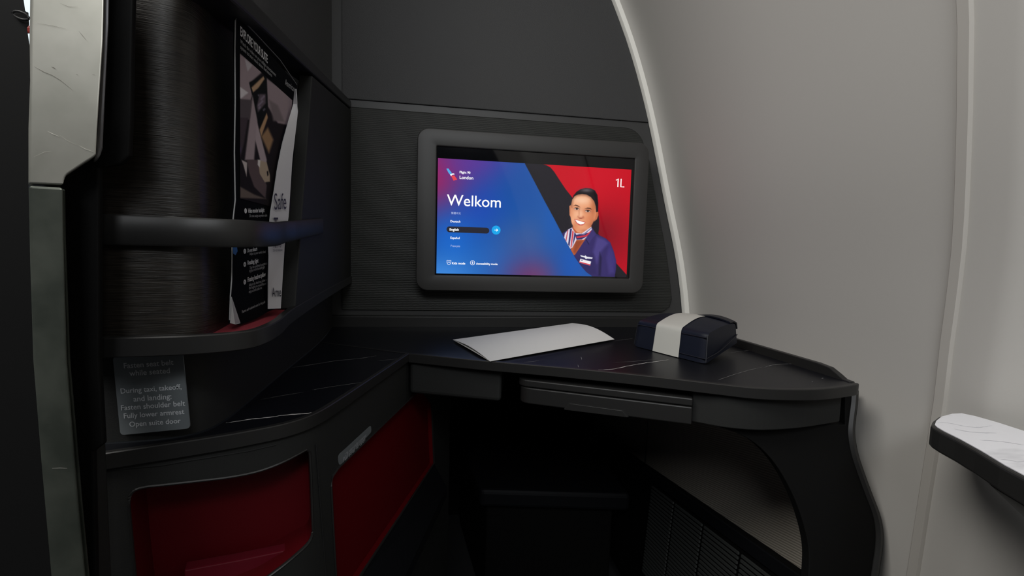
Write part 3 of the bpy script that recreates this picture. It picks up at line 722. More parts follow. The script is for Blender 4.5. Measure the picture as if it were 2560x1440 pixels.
    blob(img, px, py, *P8(305, 720), 4, 10, (246, 178, 138), .6); blob(img, px, py, *P8(470, 735), 8, 8, (226, 140, 100), .6); blob(img, px, py, *P8(440, 835), 12, 4, (190, 108, 72), .7)
    blob(img, px, py, *P8(372, 640), 2.2, 14, (196, 122, 88), .5); blob(img, px, py, *P8(415, 690), 2.5, 3, (176, 96, 70), .7); blob(img, px, py, *P8(360, 684), 2, 2.5, (186, 106, 78), .6)
    brow = (70, 38, 28)
    paint(img, px, py, Z8((308, 572), (335, 558), (360, 566), (384, 585), (360, 578), (335, 568)), brow, 0.6)
    paint(img, px, py, Z8((430, 602), (462, 588), (490, 592), (508, 610), (480, 602), (455, 600)), brow, 0.6)
    for (ex, ey, w_) in ((346, 603, 27), (463, 628, 29)):
        paint(img, px, py, Z8((ex-w_, ey-4), (ex-w_/2, ey-13), (ex+w_/2, ey-10), (ex+w_, ey+4), (ex+w_/3, ey+10), (ex-w_/2, ey+8)), (205, 180, 170), 0.5)
        paint(img, px, py, Z8((ex-w_-3, ey-4), (ex-w_/2, ey-16), (ex+w_/2, ey-14), (ex+w_+3, ey+3), (ex+w_/2, ey-6), (ex-w_/2, ey-8)), (35, 18, 16), 0.5)
        blob(img, px, py, *P8(ex+2, ey-1), 2.7, 2.3, (38, 20, 16), 1.0, 2)
    paint(img, px, py, Z8((362, 690), (378, 698), (395, 700), (412, 696), (400, 706), (378, 706)), (150, 78, 58), 0.7)
    paint(img, px, py, Z8((322, 710), (352, 716), (385, 727), (418, 734), (440, 742), (430, 762), (405, 778), (372, 777), (345, 757), (330, 734)), (200, 84, 76), 0.7)
    paint(img, px, py, Z8((330, 718), (360, 724), (400, 737), (434, 746), (418, 762), (385, 767), (352, 752)), (255, 250, 246), 0.6)
    # striped scarf
    scarf = Z8((296, 800), (330, 858), (400, 862), (500, 792), (508, 815), (470, 890), (420, 928), (345, 930), (300, 1012), (268, 1030), (210, 920), (222, 862), (258, 820))
    s = img.copy(); s[:] = (222, 214, 228)
    for k, (c, poly) in enumerate([((46, 40, 96), ((330, 880), (500, 850), (470, 885), (400, 925), (345, 928))), ((206, 50, 66), ((340, 895), (440, 880), (500, 830), (505, 845), (450, 895), (350, 912))),
                                   ((120, 110, 150), ((345, 868), (420, 866), (500, 800), (504, 808), (425, 878))), ((52, 46, 104), ((275, 815), (296, 812), (270, 1000), (255, 980))),
                                   ((205, 60, 74), ((300, 830), (316, 845), (292, 1005), (280, 1015))), ((52, 46, 104), ((322, 850), (340, 870), (325, 930), (300, 1000))), ((190, 70, 84), ((248, 830), (258, 826), (236, 950), (228, 930)))]):
        paint(s, px, py, Z8(*poly), c, 0.6)
    a = np.clip(0.5-sdf(px, py, scarf)/1.4, 0, 1)[..., None]; img = img*(1-a)+s*a
    paint(img, px, py, Z8((436, 918), (512, 826), (548, 872), (500, 930), (474, 982)), (58, 48, 108), 0.8)
    paint(img, px, py, Z8((474, 982), (440, 925), (446, 920), (480, 975)), (28, 22, 62), 0.7)
    paint(img, px, py, Z8((384, 1092), (428, 1102), (440, 1094), (452, 1108), (516, 1118), (508, 1132), (456, 1128), (444, 1136), (430, 1118), (392, 1108)), (232, 232, 238), 0.6)
    paint(img, px, py, Z8((386, 1130), (499, 1160), (488, 1202), (372, 1170)), (240, 236, 240), 0.6)
    paint(img, px, py, Z8((376, 1160), (491, 1190), (488, 1202), (372, 1170)), (214, 60, 74), 0.5)
    paint(img, px, py, Z8((398, 1140), (410, 1143), (406, 1153), (394, 1150)), (70, 60, 110), 0.5)
    a = np.clip(0.5-sdf(px, py, blue_edge+[(1700, 705), (1700, 380), (1312, 380)])/1.2, 0, 1)[..., None]
    return w0*(1-a)+img*a
disp = link('display_image', picture_mesh('display_image', (X0, SY, Z1), (X1-X0, 0, 0), (0, 0, Z0-Z1), 520, 300, display), M['display_image'], mon, label='lit display with blue page and smiling attendant portrait')
TY = SY-0.0004
def T(s, x, y, x2, m, bold=0.0, height=None):
    a = PY(x, y, TY); b = PY(x2, y, TY)
    return lettering(s, a, (1, 0, 0), (0, 0, 1), width=b.x-a.x, bold=bold)
link('welcome_heading', T('Welkom', 1117, 513, 1252, None, 0.004), M['glow_white'], disp)
white = [T('London', 1149, 447, 1183, None, 0.012), T('Flight 90', 1149, 433, 1176, None, 0.018), T('Deutsch', 1126, 555.5, 1151, None, 0.015), T('English', 1124, 576.5, 1147, None, 0.02),
         T('Español', 1126, 597, 1149, None, 0.015), T('Kids mode', 1130, 660.5, 1163, None, 0.02), T('Accessibility mode', 1190, 661.5, 1244, None, 0.02)]
a_ = PY(1538.5, 467.5, TY); k_ = (PY(1562, 467.5, TY).x-a_.x)/24.0
for st in ([(1.0, 16.2), (6.2, 20.0), (6.2, 0.6)], [(13.8, 20.0), (13.8, 1.2), (22.2, 1.2)]):
    vs = []
    n = len(st)
    white.append(tube('seat', [(a_.x+x*k_, TY, a_.z+z*k_) for x, z in st], 1.3*k_, 8))
for me in white: link('display_lettering', me, M['glow_white'], disp)
for me in (T('Français', 1127, 617, 1150, None), T('繁體中文', 1128, 535, 1152, None, 0.0)): link('display_lettering', me, M['glow_pale'], disp)
def flatpx(name, pts, off=0.0002):
    return flat(name, [PY(x, y, SY-off) for x, y in pts])
def Z7(*pts): return [(1080+x/4.2357, 360+y/4.2353) for x, y in pts]
pill = rrect(0, 0, 1, 1, 0.5, 10)
pa = PY(1116.5, 565, SY-0.0002); pb = PY(1223, 583.5, SY-0.0002); ph = pa.z-pb.z
link('language_button', flat('lb', [(x, SY-0.0002, z) for x, z in rrect(pa.x, pb.z-0.0005, pb.x, pa.z-0.0005, ph*0.495, 8)]), M['glow_dark'], disp)
cc = PY(1240.3, 575.3, SY-0.0002)
link('arrow_button', flat('ab', [(cc.x+0.0089*math.cos(t), SY-0.0002, cc.z+0.0089*math.sin(t)) for t in np.linspace(0, 2*math.pi, 28)[:-1]]), M['glow_cyan'], disp)
aw = [(-0.0035, 0.0005), (0.0018, 0.0005), (0.0002, 0.0022), (0.0012, 0.0028), (0.0040, 0), (0.0012, -0.0028), (0.0002, -0.0022), (0.0018, -0.0005), (-0.0035, -0.0005)]
link('arrow_symbol', flat('as', [(cc.x+x, TY, cc.z+z) for x, z in aw]), M['glow_white'], disp)
link('airline_symbol', flatpx('s1', Z7((152, 262), (172, 258), (205, 300), (212, 318), (190, 322), (178, 310)), 0.0004), M['glow_blue'], disp)
link('airline_symbol', flatpx('s2', Z7((202, 336), (236, 332), (268, 378), (228, 388)), 0.0004), M['glow_red'], disp)
link('airline_symbol', flatpx('s3', Z7((190, 322), (210, 312), (232, 312), (240, 322), (214, 326), (202, 340)), 0.0004), M['glow_white'], disp)
def ring(cx, cy, r, wdt):
    vs = []; n = 24
    for k in range(n):
        t = 2*math.pi*k/n
        for rr in (r, r-wdt): vs.append((cx+rr*math.cos(t), TY, cy+rr*math.sin(t)))
    return from_py('ring', vs, [(2*k, 2*k+1, (2*k+3) % (2*n), (2*k+2) % (2*n)) for k in range(n)])
k1 = PY(1181.3, 657, TY); k2 = PY(1122.3, 656, TY)
man = [flat('m', [(k1.x+x, TY, k1.z+z) for x, z in [(-0.0022, 0.0008), (0.0022, 0.0008), (0.0022, 0.0003), (0.0006, 0.0002), (0.0014, -0.0024), (0.0008, -0.0026), (0, -0.0008), (-0.0008, -0.0026), (-0.0014, -0.0024), (-0.0006, 0.0002), (-0.0022, 0.0003)]]),
       flat('m', [(k1.x+0.0007*math.cos(t), TY, k1.z+0.0019+0.0007*math.sin(t)) for t in np.linspace(0, 2*math.pi, 11)[:-1]])]
shape = [(-0.0040, 0.0040), (-0.0020, 0.0044), (0, 0.0036), (0.0020, 0.0044), (0.0040, 0.0040), (0.0038, -0.0010), (0.0022, -0.0036), (0, -0.0046), (-0.0022, -0.0036), (-0.0038, -0.0010)]
kid = tube('k', [(k2.x+x, TY, k2.z+z) for x, z in shape], 0.0004, 5, True)
kid2 = [flat('k', [(k2.x+x0, TY, k2.z+0.0016), (k2.x+x0+0.0007, TY, k2.z+0.0016), (k2.x+x0+0.0007, TY, k2.z-0.0016), (k2.x+x0, TY, k2.z-0.0016)]) for x0 in (-0.0019, 0.0012)]
link('accessibility_icon', join('mi', ring(k1.x, k1.z, 0.0047, 0.0008), *man), M['glow_white'], disp)
link('kids_icon', join('mi', kid, *kid2), M['glow_white'], disp)

# ================================================================== PAPERS ON THE DESK
card = thing('folded_menu_card', 'white folded menu card with raised spine lying on the desk below the monitor', 'menu card', (0.16, 0.76, ZT))
P00 = PZ(1132, 849, ZT+0.003); P01 = PZ(1225, 903, ZT+0.0012); P11 = PZ(1536, 848, ZT+0.003); P10 = PZ(1430, 808, ZT+0.017)
def card_leaf(lift, shrink=0.0):
    nu, nv = 24, 14; vs = []
    for j in range(nv):
        v = j/(nv-1)
        for i in range(nu):
            u = i/(nu-1)
            p = (P00*(1-u)+P10*u)*(1-v)+(P01*(1-u)+P11*u)*v
            p = p+Vector((0, 0, lift*math.sin(math.pi*min(1, v*1.0))*(0.6+0.4*u)))
            vs.append(p)
    fs = [(j*nu+i, j*nu+i+1, (j+1)*nu+i+1, (j+1)*nu+i) for j in range(nv-1) for i in range(nu-1)]
    return from_py('leaf', vs, fs)
def solid(me, t):
    bm = bmesh.new(); bm.from_mesh(me); bmesh.ops.solidify(bm, geom=bm.faces[:], thickness=t); bm.to_mesh(me); bm.free(); return me
cover = link('cover', solid(card_leaf(0.0075), 0.0004), M['paper'], card, smooth=True)
link('back_leaf', solid(card_leaf(0.0008), 0.0004), M['paper'], card, smooth=True)
a = PZ(1421, 828, ZT+0.0225); b = PZ(1466, 849, ZT+0.0135)
link('cover_lettering', lettering('american airlines flagship', PZ(1421, 829, ZT+0.0215), b-a, (-0.2, 0.6, 0.1), width=(b-a).length, bold=0.01), M['print_grey'], cover)

# ================================================================== AMENITY KIT
kit = thing('amenity_kit', 'navy zip pouch with a cream paper band on the right end of the desk', 'pouch', (0.42, 0.67, ZT))
KA = Vector((0.3260, 0.7040, ZT)); KB = Vector((0.3770, 0.5740, ZT))
ku = (KB-KA).normalized(); kw = Vector((0.82, 0.573, 0)); LK = (KB-KA).length; DK = 0.122
def kit_pt(u, v, h, grow=0.0):
    """u along the front (0..1), v depth (0..1), h height (0..1) of the pouch"""
    hh = 0.0440+0.0125*math.sin(math.pi*min(max(v*0.72, 0), 1))*(0.35+0.65*math.sin(math.pi*min(max(0.08+0.80*u, 0), 1)))
    x = (u-0.5)*(1+0.0*h); bul = 1+0.05*math.sin(math.pi*v)*math.sin(math.pi*h)
    taper = 1-0.045*h*(1-0.35*v)
    y_ = (v-0.5)*(1-0.12*h)
    p = (KA+KB)/2+kw*(DK*0.5)+ku*(LK*x*taper*bul)+kw*(DK*y_)
    return p+Vector((0, 0, h*hh+(1-h)*0.017*max(0, v-0.35)*1.5*u))
def kit_shell(u0, u1, nu, off):
    """closed skin over front, top, back and bottom between u0 and u1"""
    ring_ = []
    prof = [(0, h) for h in np.linspace(0.0, 0.86, 6)]+[(0.004, 0.93), (0.02, 0.98), (0.05, 1.0)]+[(v, 1.0) for v in np.linspace(0.12, 0.88, 9)]+[(0.95, 1.0), (0.98, 0.98), (0.996, 0.93)]+[(1, h) for h in np.linspace(0.86, 0, 6)]
    k = len(prof); vs = []; fs = []
    for i in range(nu):
        u = u0+(u1-u0)*i/(nu-1); c = kit_pt(u, 0.5, 0.5)
        for (v, h) in prof:
            p = kit_pt(u, v, h); d = (p-c); d = d-ku*d.dot(ku); d.normalize()
            vs.append(p+d*off if h > 0 else p+Vector((d.x, d.y, 0))*off)
    for i in range(nu-1):
        for j in range(k):
            fs.append((i*k+j, i*k+(j+1) % k, (i+1)*k+(j+1) % k, (i+1)*k+j))
    return vs, fs, k
us = 22
vs, fs, k = kit_shell(0.0, 1.0, us, 0.0)
# drawn-in pillow ends
for i in range(us):
    u = i/(us-1)
    e = min(u, 1-u)
    if e < 0.06:
        f = (1-e/0.06)*0.04
        c = kit_pt(u, 0.5, 0.45)
        for j in range(k): vs[i*k+j] = vs[i*k+j]+(c-vs[i*k+j])*f
fs.append(list(range(k))[::-1]); fs.append([(us-1)*k+j for j in range(k)])
pouch = link('pouch_body', from_py('pouch', vs, fs), M['navy'], kit, smooth=True)
vs, fs, k = kit_shell(0.30, 0.665, 12, 0.0012)
link('paper_band', from_py('paper_band', vs, fs), M['band'], kit, smooth=True, label='cream paper band around the pouch')
# piping along the seams
for name, pts in (('piping', [kit_pt(1.0, 0.0, h) for h in np.linspace(0.06, 0.93, 5)]), ('piping', [kit_pt(u, -0.004, 0.84) for u in np.linspace(0.67, 1.0, 6)]),
                  ('piping', [kit_pt(u, -0.004, 0.84) for u in np.linspace(0.0, 0.30, 5)]), ('piping', [kit_pt(1.004, v, 0.18+0.25*v) for v in np.linspace(0, 1.0, 8)]),
                  ('piping', [kit_pt(u, -0.004, 0.16) for u in np.linspace(0.67, 1.0, 6)]), ('piping', [kit_pt(0.0, 0.0, h) for h in np.linspace(0.06, 0.93, 5)])):
    link(name, tube('p', pts, 0.0009, 6), M['navy_dark'], pouch)
# open flap of the zip end rising at the back right
vs = []
for u in np.linspace(0.50, 1.0, 10):
    e = math.sin(math.pi*(u-0.5)/0.62)
    vs += [kit_pt(u, 0.78, 1.0)+Vector((0, 0, 0.0035*e)), kit_pt(u, 0.94, 1.0)+Vector((0, 0, 0.006*e)), kit_pt(u, 1.04, 0.93)+Vector((0, 0, 0.005*e)), kit_pt(u, 1.06, 0.70)]
link('zip_flap', solid(from_py('flap', vs, [(4*i+j, 4*i+j+1, 4*i+j+5, 4*i+j+4) for i in range(9) for j in range(3)]), 0.0022), M['navy_dark'], pouch, smooth=True)

# ================================================================== BROCHURE AND SAFETY CARD IN THE POCKET
b_tl = PD(590, 43, 0.335); b_bl = PD(576, 810, 0.348); b_tr = PD(742, 212, 0.455)
bx = (b_tr-b_tl); bh = (b_tl-b_bl)
bx = bx-bh.normalized()*bx.dot(bh.normalized())*0.0
bnrm = bx.cross(bh).normalized(); bnrm = bnrm if bnrm.dot(EYEP-b_tl) > 0 else -bnrm
def onb(x, y, off=0.0): return PP(x, y, b_tl+bnrm*off, bnrm)
bro = thing('brochure', 'tall black suite guide brochure with cabin photo standing in the left pocket', 'brochure', tuple(b_bl))
outline = [(596, 43), (588, 50), (587, 120), (588, 250), (587, 380), (588, 500), (583, 545), (580, 620), (579, 700), (576, 740), (574, 808), (600, 812), (640, 797), (672, 778), (700, 768), (716, 600), (727, 480), (736, 380), (742, 212)]
link('brochure_sheet', prism('bs', [onb(x, y) for x, y in outline], -bnrm*0.0012), M['brochure'], bro)
link('paper_edge', join('pe', tube('e1', [onb(x, y, .0003) for x, y in [(742, 212), (700, 150), (640, 85), (605, 49), (596, 43)]], 0.00045, 5)), M['print_dim'], bro)
link('paper_edge', tube('e2', [onb(x, y, .0003) for x, y in [(600, 43.5), (592, 43), (588, 52), (587, 120), (588, 250), (586, 380), (588, 500), (583, 545), (580, 620), (579, 700), (576, 740), (574, 800)]], 0.0005, 5), M['print_grey'], bro)
link('folded_corner', prism('fc', [onb(578, 742, .0006), onb(575, 808, .002), onb(588, 811, .004), onb(600, 808, .0008)], bnrm*0.0004), M['print_grey'], bro, label='dog-eared white corner')
def bro_photo(u, v):
    c = np.array(pc0); co = c+u[..., None]*np.array(pdu)+v[..., None]*np.array(pdv)
    px, py = to_px(co); img = np.zeros(u.shape+(3,)); img[:] = (34, 30, 32)
    def Q(*p): return [(540+x/3.6, y/3.6) for x, y in p]
    def R2(*p): return [(540+x/3.13, 400+y/3.13) for x, y in p]
    paint(img, px, py, Q((200, 470), (420, 650), (300, 750), (330, 850), (280, 1000), (215, 880)), (150, 134, 138), 1.5)
    paint(img, px, py, Q((260, 530), (330, 590), (285, 645)), (176, 168, 172), 1.2)
    paint(img, px, py, Q((215, 780), (292, 835), (220, 890)), (205, 198, 200), 1.2)
    paint(img, px, py, Q((215, 890), (330, 900), (300, 1080), (215, 1060)), (84, 76, 80), 1.5)
    paint(img, px, py, Q((455, 705), (700, 890), (660, 1130), (560, 1110), (470, 960)), (146, 130, 134), 1.8)
    paint(img, px, py, Q((480, 900), (560, 950), (620, 1100), (520, 1090)), (118, 106, 108), 3)
    paint(img, px, py, Q((300, 740), (430, 675), (460, 700), (470, 960), (420, 1180), (380, 1120)), (24, 26, 26), 1.2)
    paint(img, px, py, Q((322, 790), (430, 690), (440, 712), (385, 790), (335, 832)), (178, 146, 116), 1.0)
    paint(img, px, py, Q((395, 850), (450, 850), (450, 930), (380, 1010), (370, 960)), (96, 84, 92), 2)
    for k in range(14): blob(img, px, py, 540+(385+(k*37) % 60)/3.6, (860+(k*53) % 150)/3.6, 2, 2.2, (150, 140, 160), 0.7)
    paint(img, px, py, Q((395, 1170), (460, 1020), (470, 1060), (410, 1230)), (176, 140, 106), 1.0)
    paint(img, px, py, Q((330, 860), (380, 1130), (460, 1440), (440, 1700), (400, 1440), (340, 1200)), (168, 152, 156), 1.5)
    paint(img, px, py, Q((260, 1440), (330, 880), (372, 1080), (345, 1440)), (158, 142, 146), 2)
    paint(img, px, py, Q((410, 1230), (470, 1150), (520, 1260), (480, 1380)), (150, 118, 88), 3)
    paint(img, px, py, Q((215, 1060), (290, 1060), (250, 1300), (215, 1420)), (70, 60, 66), 2)
    blob(img, px, py, 540+205/3.6, 1345/3.6, 5, 9, (92, 76, 130), 0.8)
    paint(img, px, py, R2((200, 0), (245, 20), (240, 130), (215, 40)), (190, 178, 176), 1.0)
    paint(img, px, py, R2((240, 0), (330, 0), (400, 200), (390, 300), (300, 210), (260, 100)), (92, 78, 80), 1.5)
    paint(img, px, py, R2((330, 0), (400, 20), (425, 120), (425, 170), (385, 175), (345, 110)), (170, 152, 132), 1.0)
    paint(img, px, py, R2((330, 0), (350, 0), (345, 60), (328, 40)), (215, 208, 205), 1.0)
    paint(img, px, py, R2((400, 90), (412, 86), (414, 120), (404, 128)), (20, 20, 22), 0.8)
    paint(img, px, py, R2((190, 210), (300, 270), (395, 305), (190, 296)), (104, 92, 86), 2)
    return img
# printed photo: rounded parallelogram between measured corners on the sheet
pc0 = onb(600, 133, .0004); pdu = onb(732, 252, .0004)-pc0; pdv = onb(600, 496, .0004)-pc0
pw = onb(727, 250, .0004)-pc0
link('printed_photo', picture_mesh('pp', pc0, pdu*0.985, pdv, 110, 190, bro_photo), M['printed_photo'], bro, label='printed photograph of the seat')
bu = (onb(600, 400)-onb(600, 600)).normalized()
def BT(s, x, y, x2, y2, bold=0.01, h=None):
    a = onb(x, y, .0005); b = onb(x2, y2, .0005); return lettering(s, a, b-a, bu, width=(b-a).length, bold=bold, height=h)
link('brochure_title', BT('EXPLORE YOUR SUITE', 601, 88, 669, 158, 0.02, 0.0098), M['print_white'], bro)
link('brochure_maker', BT('American', 713, 212, 736, 230, 0.0, 0.0085), M['print_grey'], bro)
sub = [BT('Watch the video on your inflight entertainment', 601, 107, 690, 192, 0.0, 0.0042), BT('system to learn more about the features', 601, 121, 680, 193, 0.0, 0.0042)]
body_lines = [('Do not assign anywhere else', 624, 543, 668, 541, .0034), ('Adjust to your comfort level', 624, 638, 664, 632, .0034), ('Tap the overhead controls to', 624, 673, 668, 661, .0036), ('brighten or dim the reading light', 623, 681, 662, 670, .0036),
              ('Adjust the headrest pillow to', 622, 716, 667, 702, .0036), ('the height you would like and', 622, 724, 666, 711, .0036), ('enjoy a comfortable rest', 622, 733, 655, 722, .0036), ('Patents and trademark notes for this guide', 605, 783, 663, 757, .0034)]
sub += [BT(s, x, y, x2, y2, 0.0, h) for s, x, y, x2, y2, h in body_lines]
for me in sub: link('brochure_small_print', me, M['print_grey'], bro)
hl = [('Video monitor backlight', 620, 532, 661, 530, .0052), ('Do not disturb', 619, 631, 643, 626, .0045), ('Reading light', 619, 662, 646, 656, .0052), ('Floating headrest pillow', 619, 705, 664, 690, .0056)]
for s_, x, y, x2, y2, h in hl: link('brochure_heading', BT(s_, x, y, x2, y2, 0.02, h), M['print_white'], bro)
def bdisc(x, y, r, off=.0005):
    c = onb(x, y, off); e = (onb(x+10, y-2, off)-c).normalized(); e = bnrm.cross(bu).normalized()
    return flat('d', [c+e*(r*math.cos(t))+bu*(r*math.sin(t)) for t in np.linspace(0, 2*math.pi, 17)[:-1]])
discs = [(614, 527), (612, 628), (612, 661), (612, 705)]
br_ = bnrm.cross(bu)*-1 if (bnrm.cross(bu)).dot(bx) < 0 else bnrm.cross(bu)
for ch, (x, y) in zip('1345', discs):
    bd = link('bullet_disc', bdisc(x, y, 0.0021), M['print_white'], bro)
    link('bullet_number', lettering(ch, onb(x-1.2, y+3.4, .0008), br_, bu, height=0.0030, bold=0.01), M['ink'], bd)
link('blue_tab', flat('bt', [onb(x, y, .0005) for x, y in [(582, 616), (592, 614), (594, 628), (589, 638), (583, 634)]]), M['print_blue'], bro)

sfc = thing('safety_card', 'white safety card curling in the pocket, right of the black brochure', 'safety card', tuple(PD(690, 770, 0.45)))
def curve_at(y, tab): return interp(y, [t[0] for t in tab], [t[1] for t in tab])
left_tab = [(222, 736), (260, 733), (300, 722), (360, 706), (420, 694), (470, 687), (530, 677), (600, 671), (640, 673), (700, 671), (772, 671)]
dl_tab = [(222, 0.446), (300, 0.436), (400, 0.425), (530, 0.415), (772, 0.418)]
vs = []; ys_ = np.linspace(222, 772, 30)
nc = 8
for y in ys_:
    xl = curve_at(y, left_tab); xr = interp(y, [222, 280, 400, 540, 612, 772], [739, 745, 731, 722, 712, 702]); a = onb(xl, y, 0.0035); b = onb(xr, y-(xr-xl)*0.03, 0.0075)
    for i in range(nc):
        t = i/(nc-1); vs.append(a*(1-t)+b*t)
fs = [(j*nc+i, j*nc+i+1, (j+1)*nc+i+1, (j+1)*nc+i) for j in range(len(ys_)-1) for i in range(nc-1)]
link('card_sheet', solid(from_py('cs', vs, fs), 0.0007), M['paper_grey'], sfc, smooth=True)
sa = onb(685, 524, 0.0058); sb = onb(722, 519, 0.0085); sa2 = onb(684, 552, 0.0058)
snn2 = (sb-sa).cross(Vector((0, 0, 1))).normalized(); snn2 = snn2 if snn2.dot(EYEP-sa) > 0 else -snn2
for str_, x0, y0, x1, hh in (('Safe', 686, 524, 716, 0.0215), ('Tra', 685, 584, 711, 0.0215), ('Ame', 680, 742, 703, 0.0125), ('787-9', 683, 620, 703, 0.0042), ('Do not remove', 683, 629, 706, 0.0036)):
    a = onb(x0, y0, 0.0056); b = onb(x1, y0-(x1-x0)*0.06, 0.0078)
    link('card_lettering', lettering(str_, a, b-a, (0, 0, 1), width=(b-a).length, height=hh), M['ink'], sfc)

# ================================================================== METAL DOOR POST AND BLACK DOOR EDGE
post = thing('door_post', 'scratched brushed aluminium post at the far left beside the dark door edge', 'post', (-0.24, 0.31, 0))
PYY = 0.300
def pp(x, y, Y=PYY): return PY(x, y, Y)
upc = smooth_path([Vector((x, y, 0)) for x, y in [(252, 365), (240, 388), (215, 405), (185, 425), (165, 440), (158, 462)]], 4)
uo = [(81, -140), (264, -140), (258, 100), (248, 250), (243, 330)]+[(p.x, p.y) for p in upc if p.x < 243]+[(72, 459)]
link('upper_cover', prism('uc', [pp(x, y) for x, y in uo], (-0.012, 0.014, 0), 0.0022, 3), M['metal'], post)
ue = [(258, -140), (276, -140), (272, 60), (262, 260), (257, 370), (250, 392), (235, 402), (243, 330), (250, 200)]
link('cover_edge', prism('ce', [pp(x, y, PYY+0.004) for x, y in ue], (-0.009, 0.012, 0), 0.0015, 2), M['post_edge'], post)
lo_ = [(72, 463), (158, 468), (160, 600), (168, 900), (196, 1250), (222, 1520), (130, 1520), (105, 1250), (82, 900), (74, 600)]
link('lower_cover', prism('lc', [pp(x, y) for x, y in lo_], (-0.010, 0.012, 0), 0.0016, 3), M['metal_low'], post)
le = [(150, 470), (163, 472), (165, 600), (176, 900), (206, 1250), (232, 1520), (214, 1520), (190, 1250), (160, 900), (152, 600)]
link('cover_edge', prism('le', [pp(x, y, PYY+0.003) for x, y in le], (-0.008, 0.010, 0), 0.0012, 2), M['metal_low'], post)
def scratch(pts, wd, off=0.0004):
    P_ = [pp(x, y, PYY-off) for x, y in pts]; vs = []; n = len(P_)
    for i, p in enumerate(P_):
        d = (P_[min(i+1, n-1)]-P_[max(i-1, 0)]).normalized(); o = Vector((-d.z, 0, d.x)); q = wd*(0.3 if i in (0, n-1) else 1)
        vs += [p+o*q, p-o*q]
    return from_py('s', vs, [(2*i, 2*i+1, 2*i+3, 2*i+2) for i in range(n-1)])
for pts, wd in (([(119, 328), (130, 334), (147, 341)], 0.00018), ([(198, 364), (212, 372), (232, 379)], 0.00018), ([(130, 1171), (150, 1170), (168, 1171)], 0.00016), ([(150, 338), (165, 350), (190, 362)], 0.00006), ([(85, 392), (110, 380), (128, 378)], 0.00006)):
    link('bright_scratch', scratch(pts, wd), M['scratch'], post)
for pts, wd in (([(85, 166), (110, 180), (130, 188), (150, 200), (180, 224)], 0.00012), ([(128, 167), (134, 169), (138, 171)], 0.0002), ([(190, 185), (195, 188)], 0.00025), ([(93, 58), (130, 64), (165, 72)], 0.00008),
                ([(197, 78), (205, 88), (216, 101)], 0.0001), ([(150, 8), (170, 16), (195, 18)], 0.00008), ([(231, 186), (237, 187)], 0.0002)):
    link('dark_scratch', scratch(pts, wd), M['scratch_dark'], post)
# black sheet: dark side of the unit, plus painted-in shadow beside the upper cover
link('dark_side_and_shade', prism('dr', [pp(x, y, PYY+0.014) for x, y in [(160, -140), (335, -140), (330, 60), (326, 300), (322, 390), (300, 410), (246, 420), (246, 560), (246, 900), (258, 1110), (232, 1130), (240, 1520), (150, 1520)]], (0, 0.004, 0), 0.001), M['black'], post)

door = thing('suite_door', 'black edge of the open suite door at the extreme left of the picture', 'door', (-0.20, 0.16, 0))
dpts = [(-260, -260), (50, -260), (60, 0), (64, 28), (72, 30), (74, 63), (68, 68), (75, 115), (76, 200), (72, 320), (72, 460), (76, 650), (84, 900), (104, 1150), (140, 1560), (-260, 1560)]
link('door_leaf', prism('dl', [PY(x, y, 0.20) for x, y in dpts], (-0.016, 0.012, 0), 0.0012, 2), M['black'], door)
rc = PY(52, 39, 0.199)
ringv = []
for k in range(20):
    t = 2*math.pi*k/20; ringv.append(rc+Vector((0.0026*math.cos(t), 0, 0.0013*math.sin(t)-0.0006*math.cos(t))))
link('latch_ring', tube('lr', ringv, 0.0004, 6, True), M['trim'], door)

# ================================================================== RIGHT SIDE CONSOLE
con = thing('armrest_console', 'rounded side armrest with white marble top along the right wall', 'armrest', (0.48, 0.30, 0.70))
ZC = 0.765
co_ = [PZ(x, y, ZC) for x, y in [(2327, 1062), (2331, 1052), (2345, 1041), (2372, 1034), (2400, 1033), (2440, 1041), (2500, 1058), (2562, 1078), (2640, 1105)]]
ci_ = [PZ(x, y, ZC) for x, y in [(2640, 1245), (2562, 1196), (2500, 1163), (2440, 1126), (2390, 1098), (2350, 1078), (2333, 1068)]]
wallx = lambda p: Vector((min(p.x, GX(ZC)+0.018), p.y, p.z))
top_out = smooth_path([wallx(p) for p in co_]+[], 4)
far_y = -0.25
pin = [wallx(p) for p in ci_]
poly = [wallx(p) for p in co_]+[Vector((GX(ZC)+0.018, far_y, ZC)), Vector((0.30, far_y, ZC)), Vector((0.352, 0.13, ZC))]+pin[1:]
poly = poly[:len(co_)]+poly[len(co_):]
link('console_body', prism('cb', poly, (0, 0, -0.021), 0.0025, 3, 0.9), M['console'], con)
ctr = sum(poly, Vector())/len(poly)
def shrink(P_, d):
    n = len(P_); out = []
    for i, p in enumerate(P_):
        a = P_[i-1]; b = P_[(i+1) % n]; e1 = (p-a).normalized(); e2 = (b-p).normalized(); t = (e1+e2).normalized()
        nn = Vector((-t.y, t.x, 0)); nn = nn if nn.dot(ctr-p) > 0 else -nn; out.append(p+nn*d)
    return out
link('marble_top', prism('mt', [p+Vector((0, 0, 0.0002)) for p in shrink(poly, 0.0028)], (0, 0, 0.0007)), M['white_marble'], con, label='white marble top with grey veins')
for pts, wd in (([(2345, 1056), (2375, 1058), (2410, 1065), (2445, 1068), (2480, 1064)], 0.0010), ([(2385, 1072), (2430, 1080), (2490, 1082)], 0.0012), ([(2500, 1148), (2525, 1150), (2545, 1154), (2575, 1150)], 0.0014), ([(2450, 1100), (2500, 1103), (2560, 1112)], 0.0010)):
    link('marble_vein', vein('v', pts, wd, ZC+0.0011, None, None), M['vein_grey'], con)
br = [(0.500, 0.355, ZC-0.021), (0.40, 0.225, ZC-0.021), (0.31, 0.05, ZC-0.021), (0.31, -0.25, ZC-0.021), (0.55, -0.25, ZC-0.021), (0.55, 0.34, ZC-0.021)]
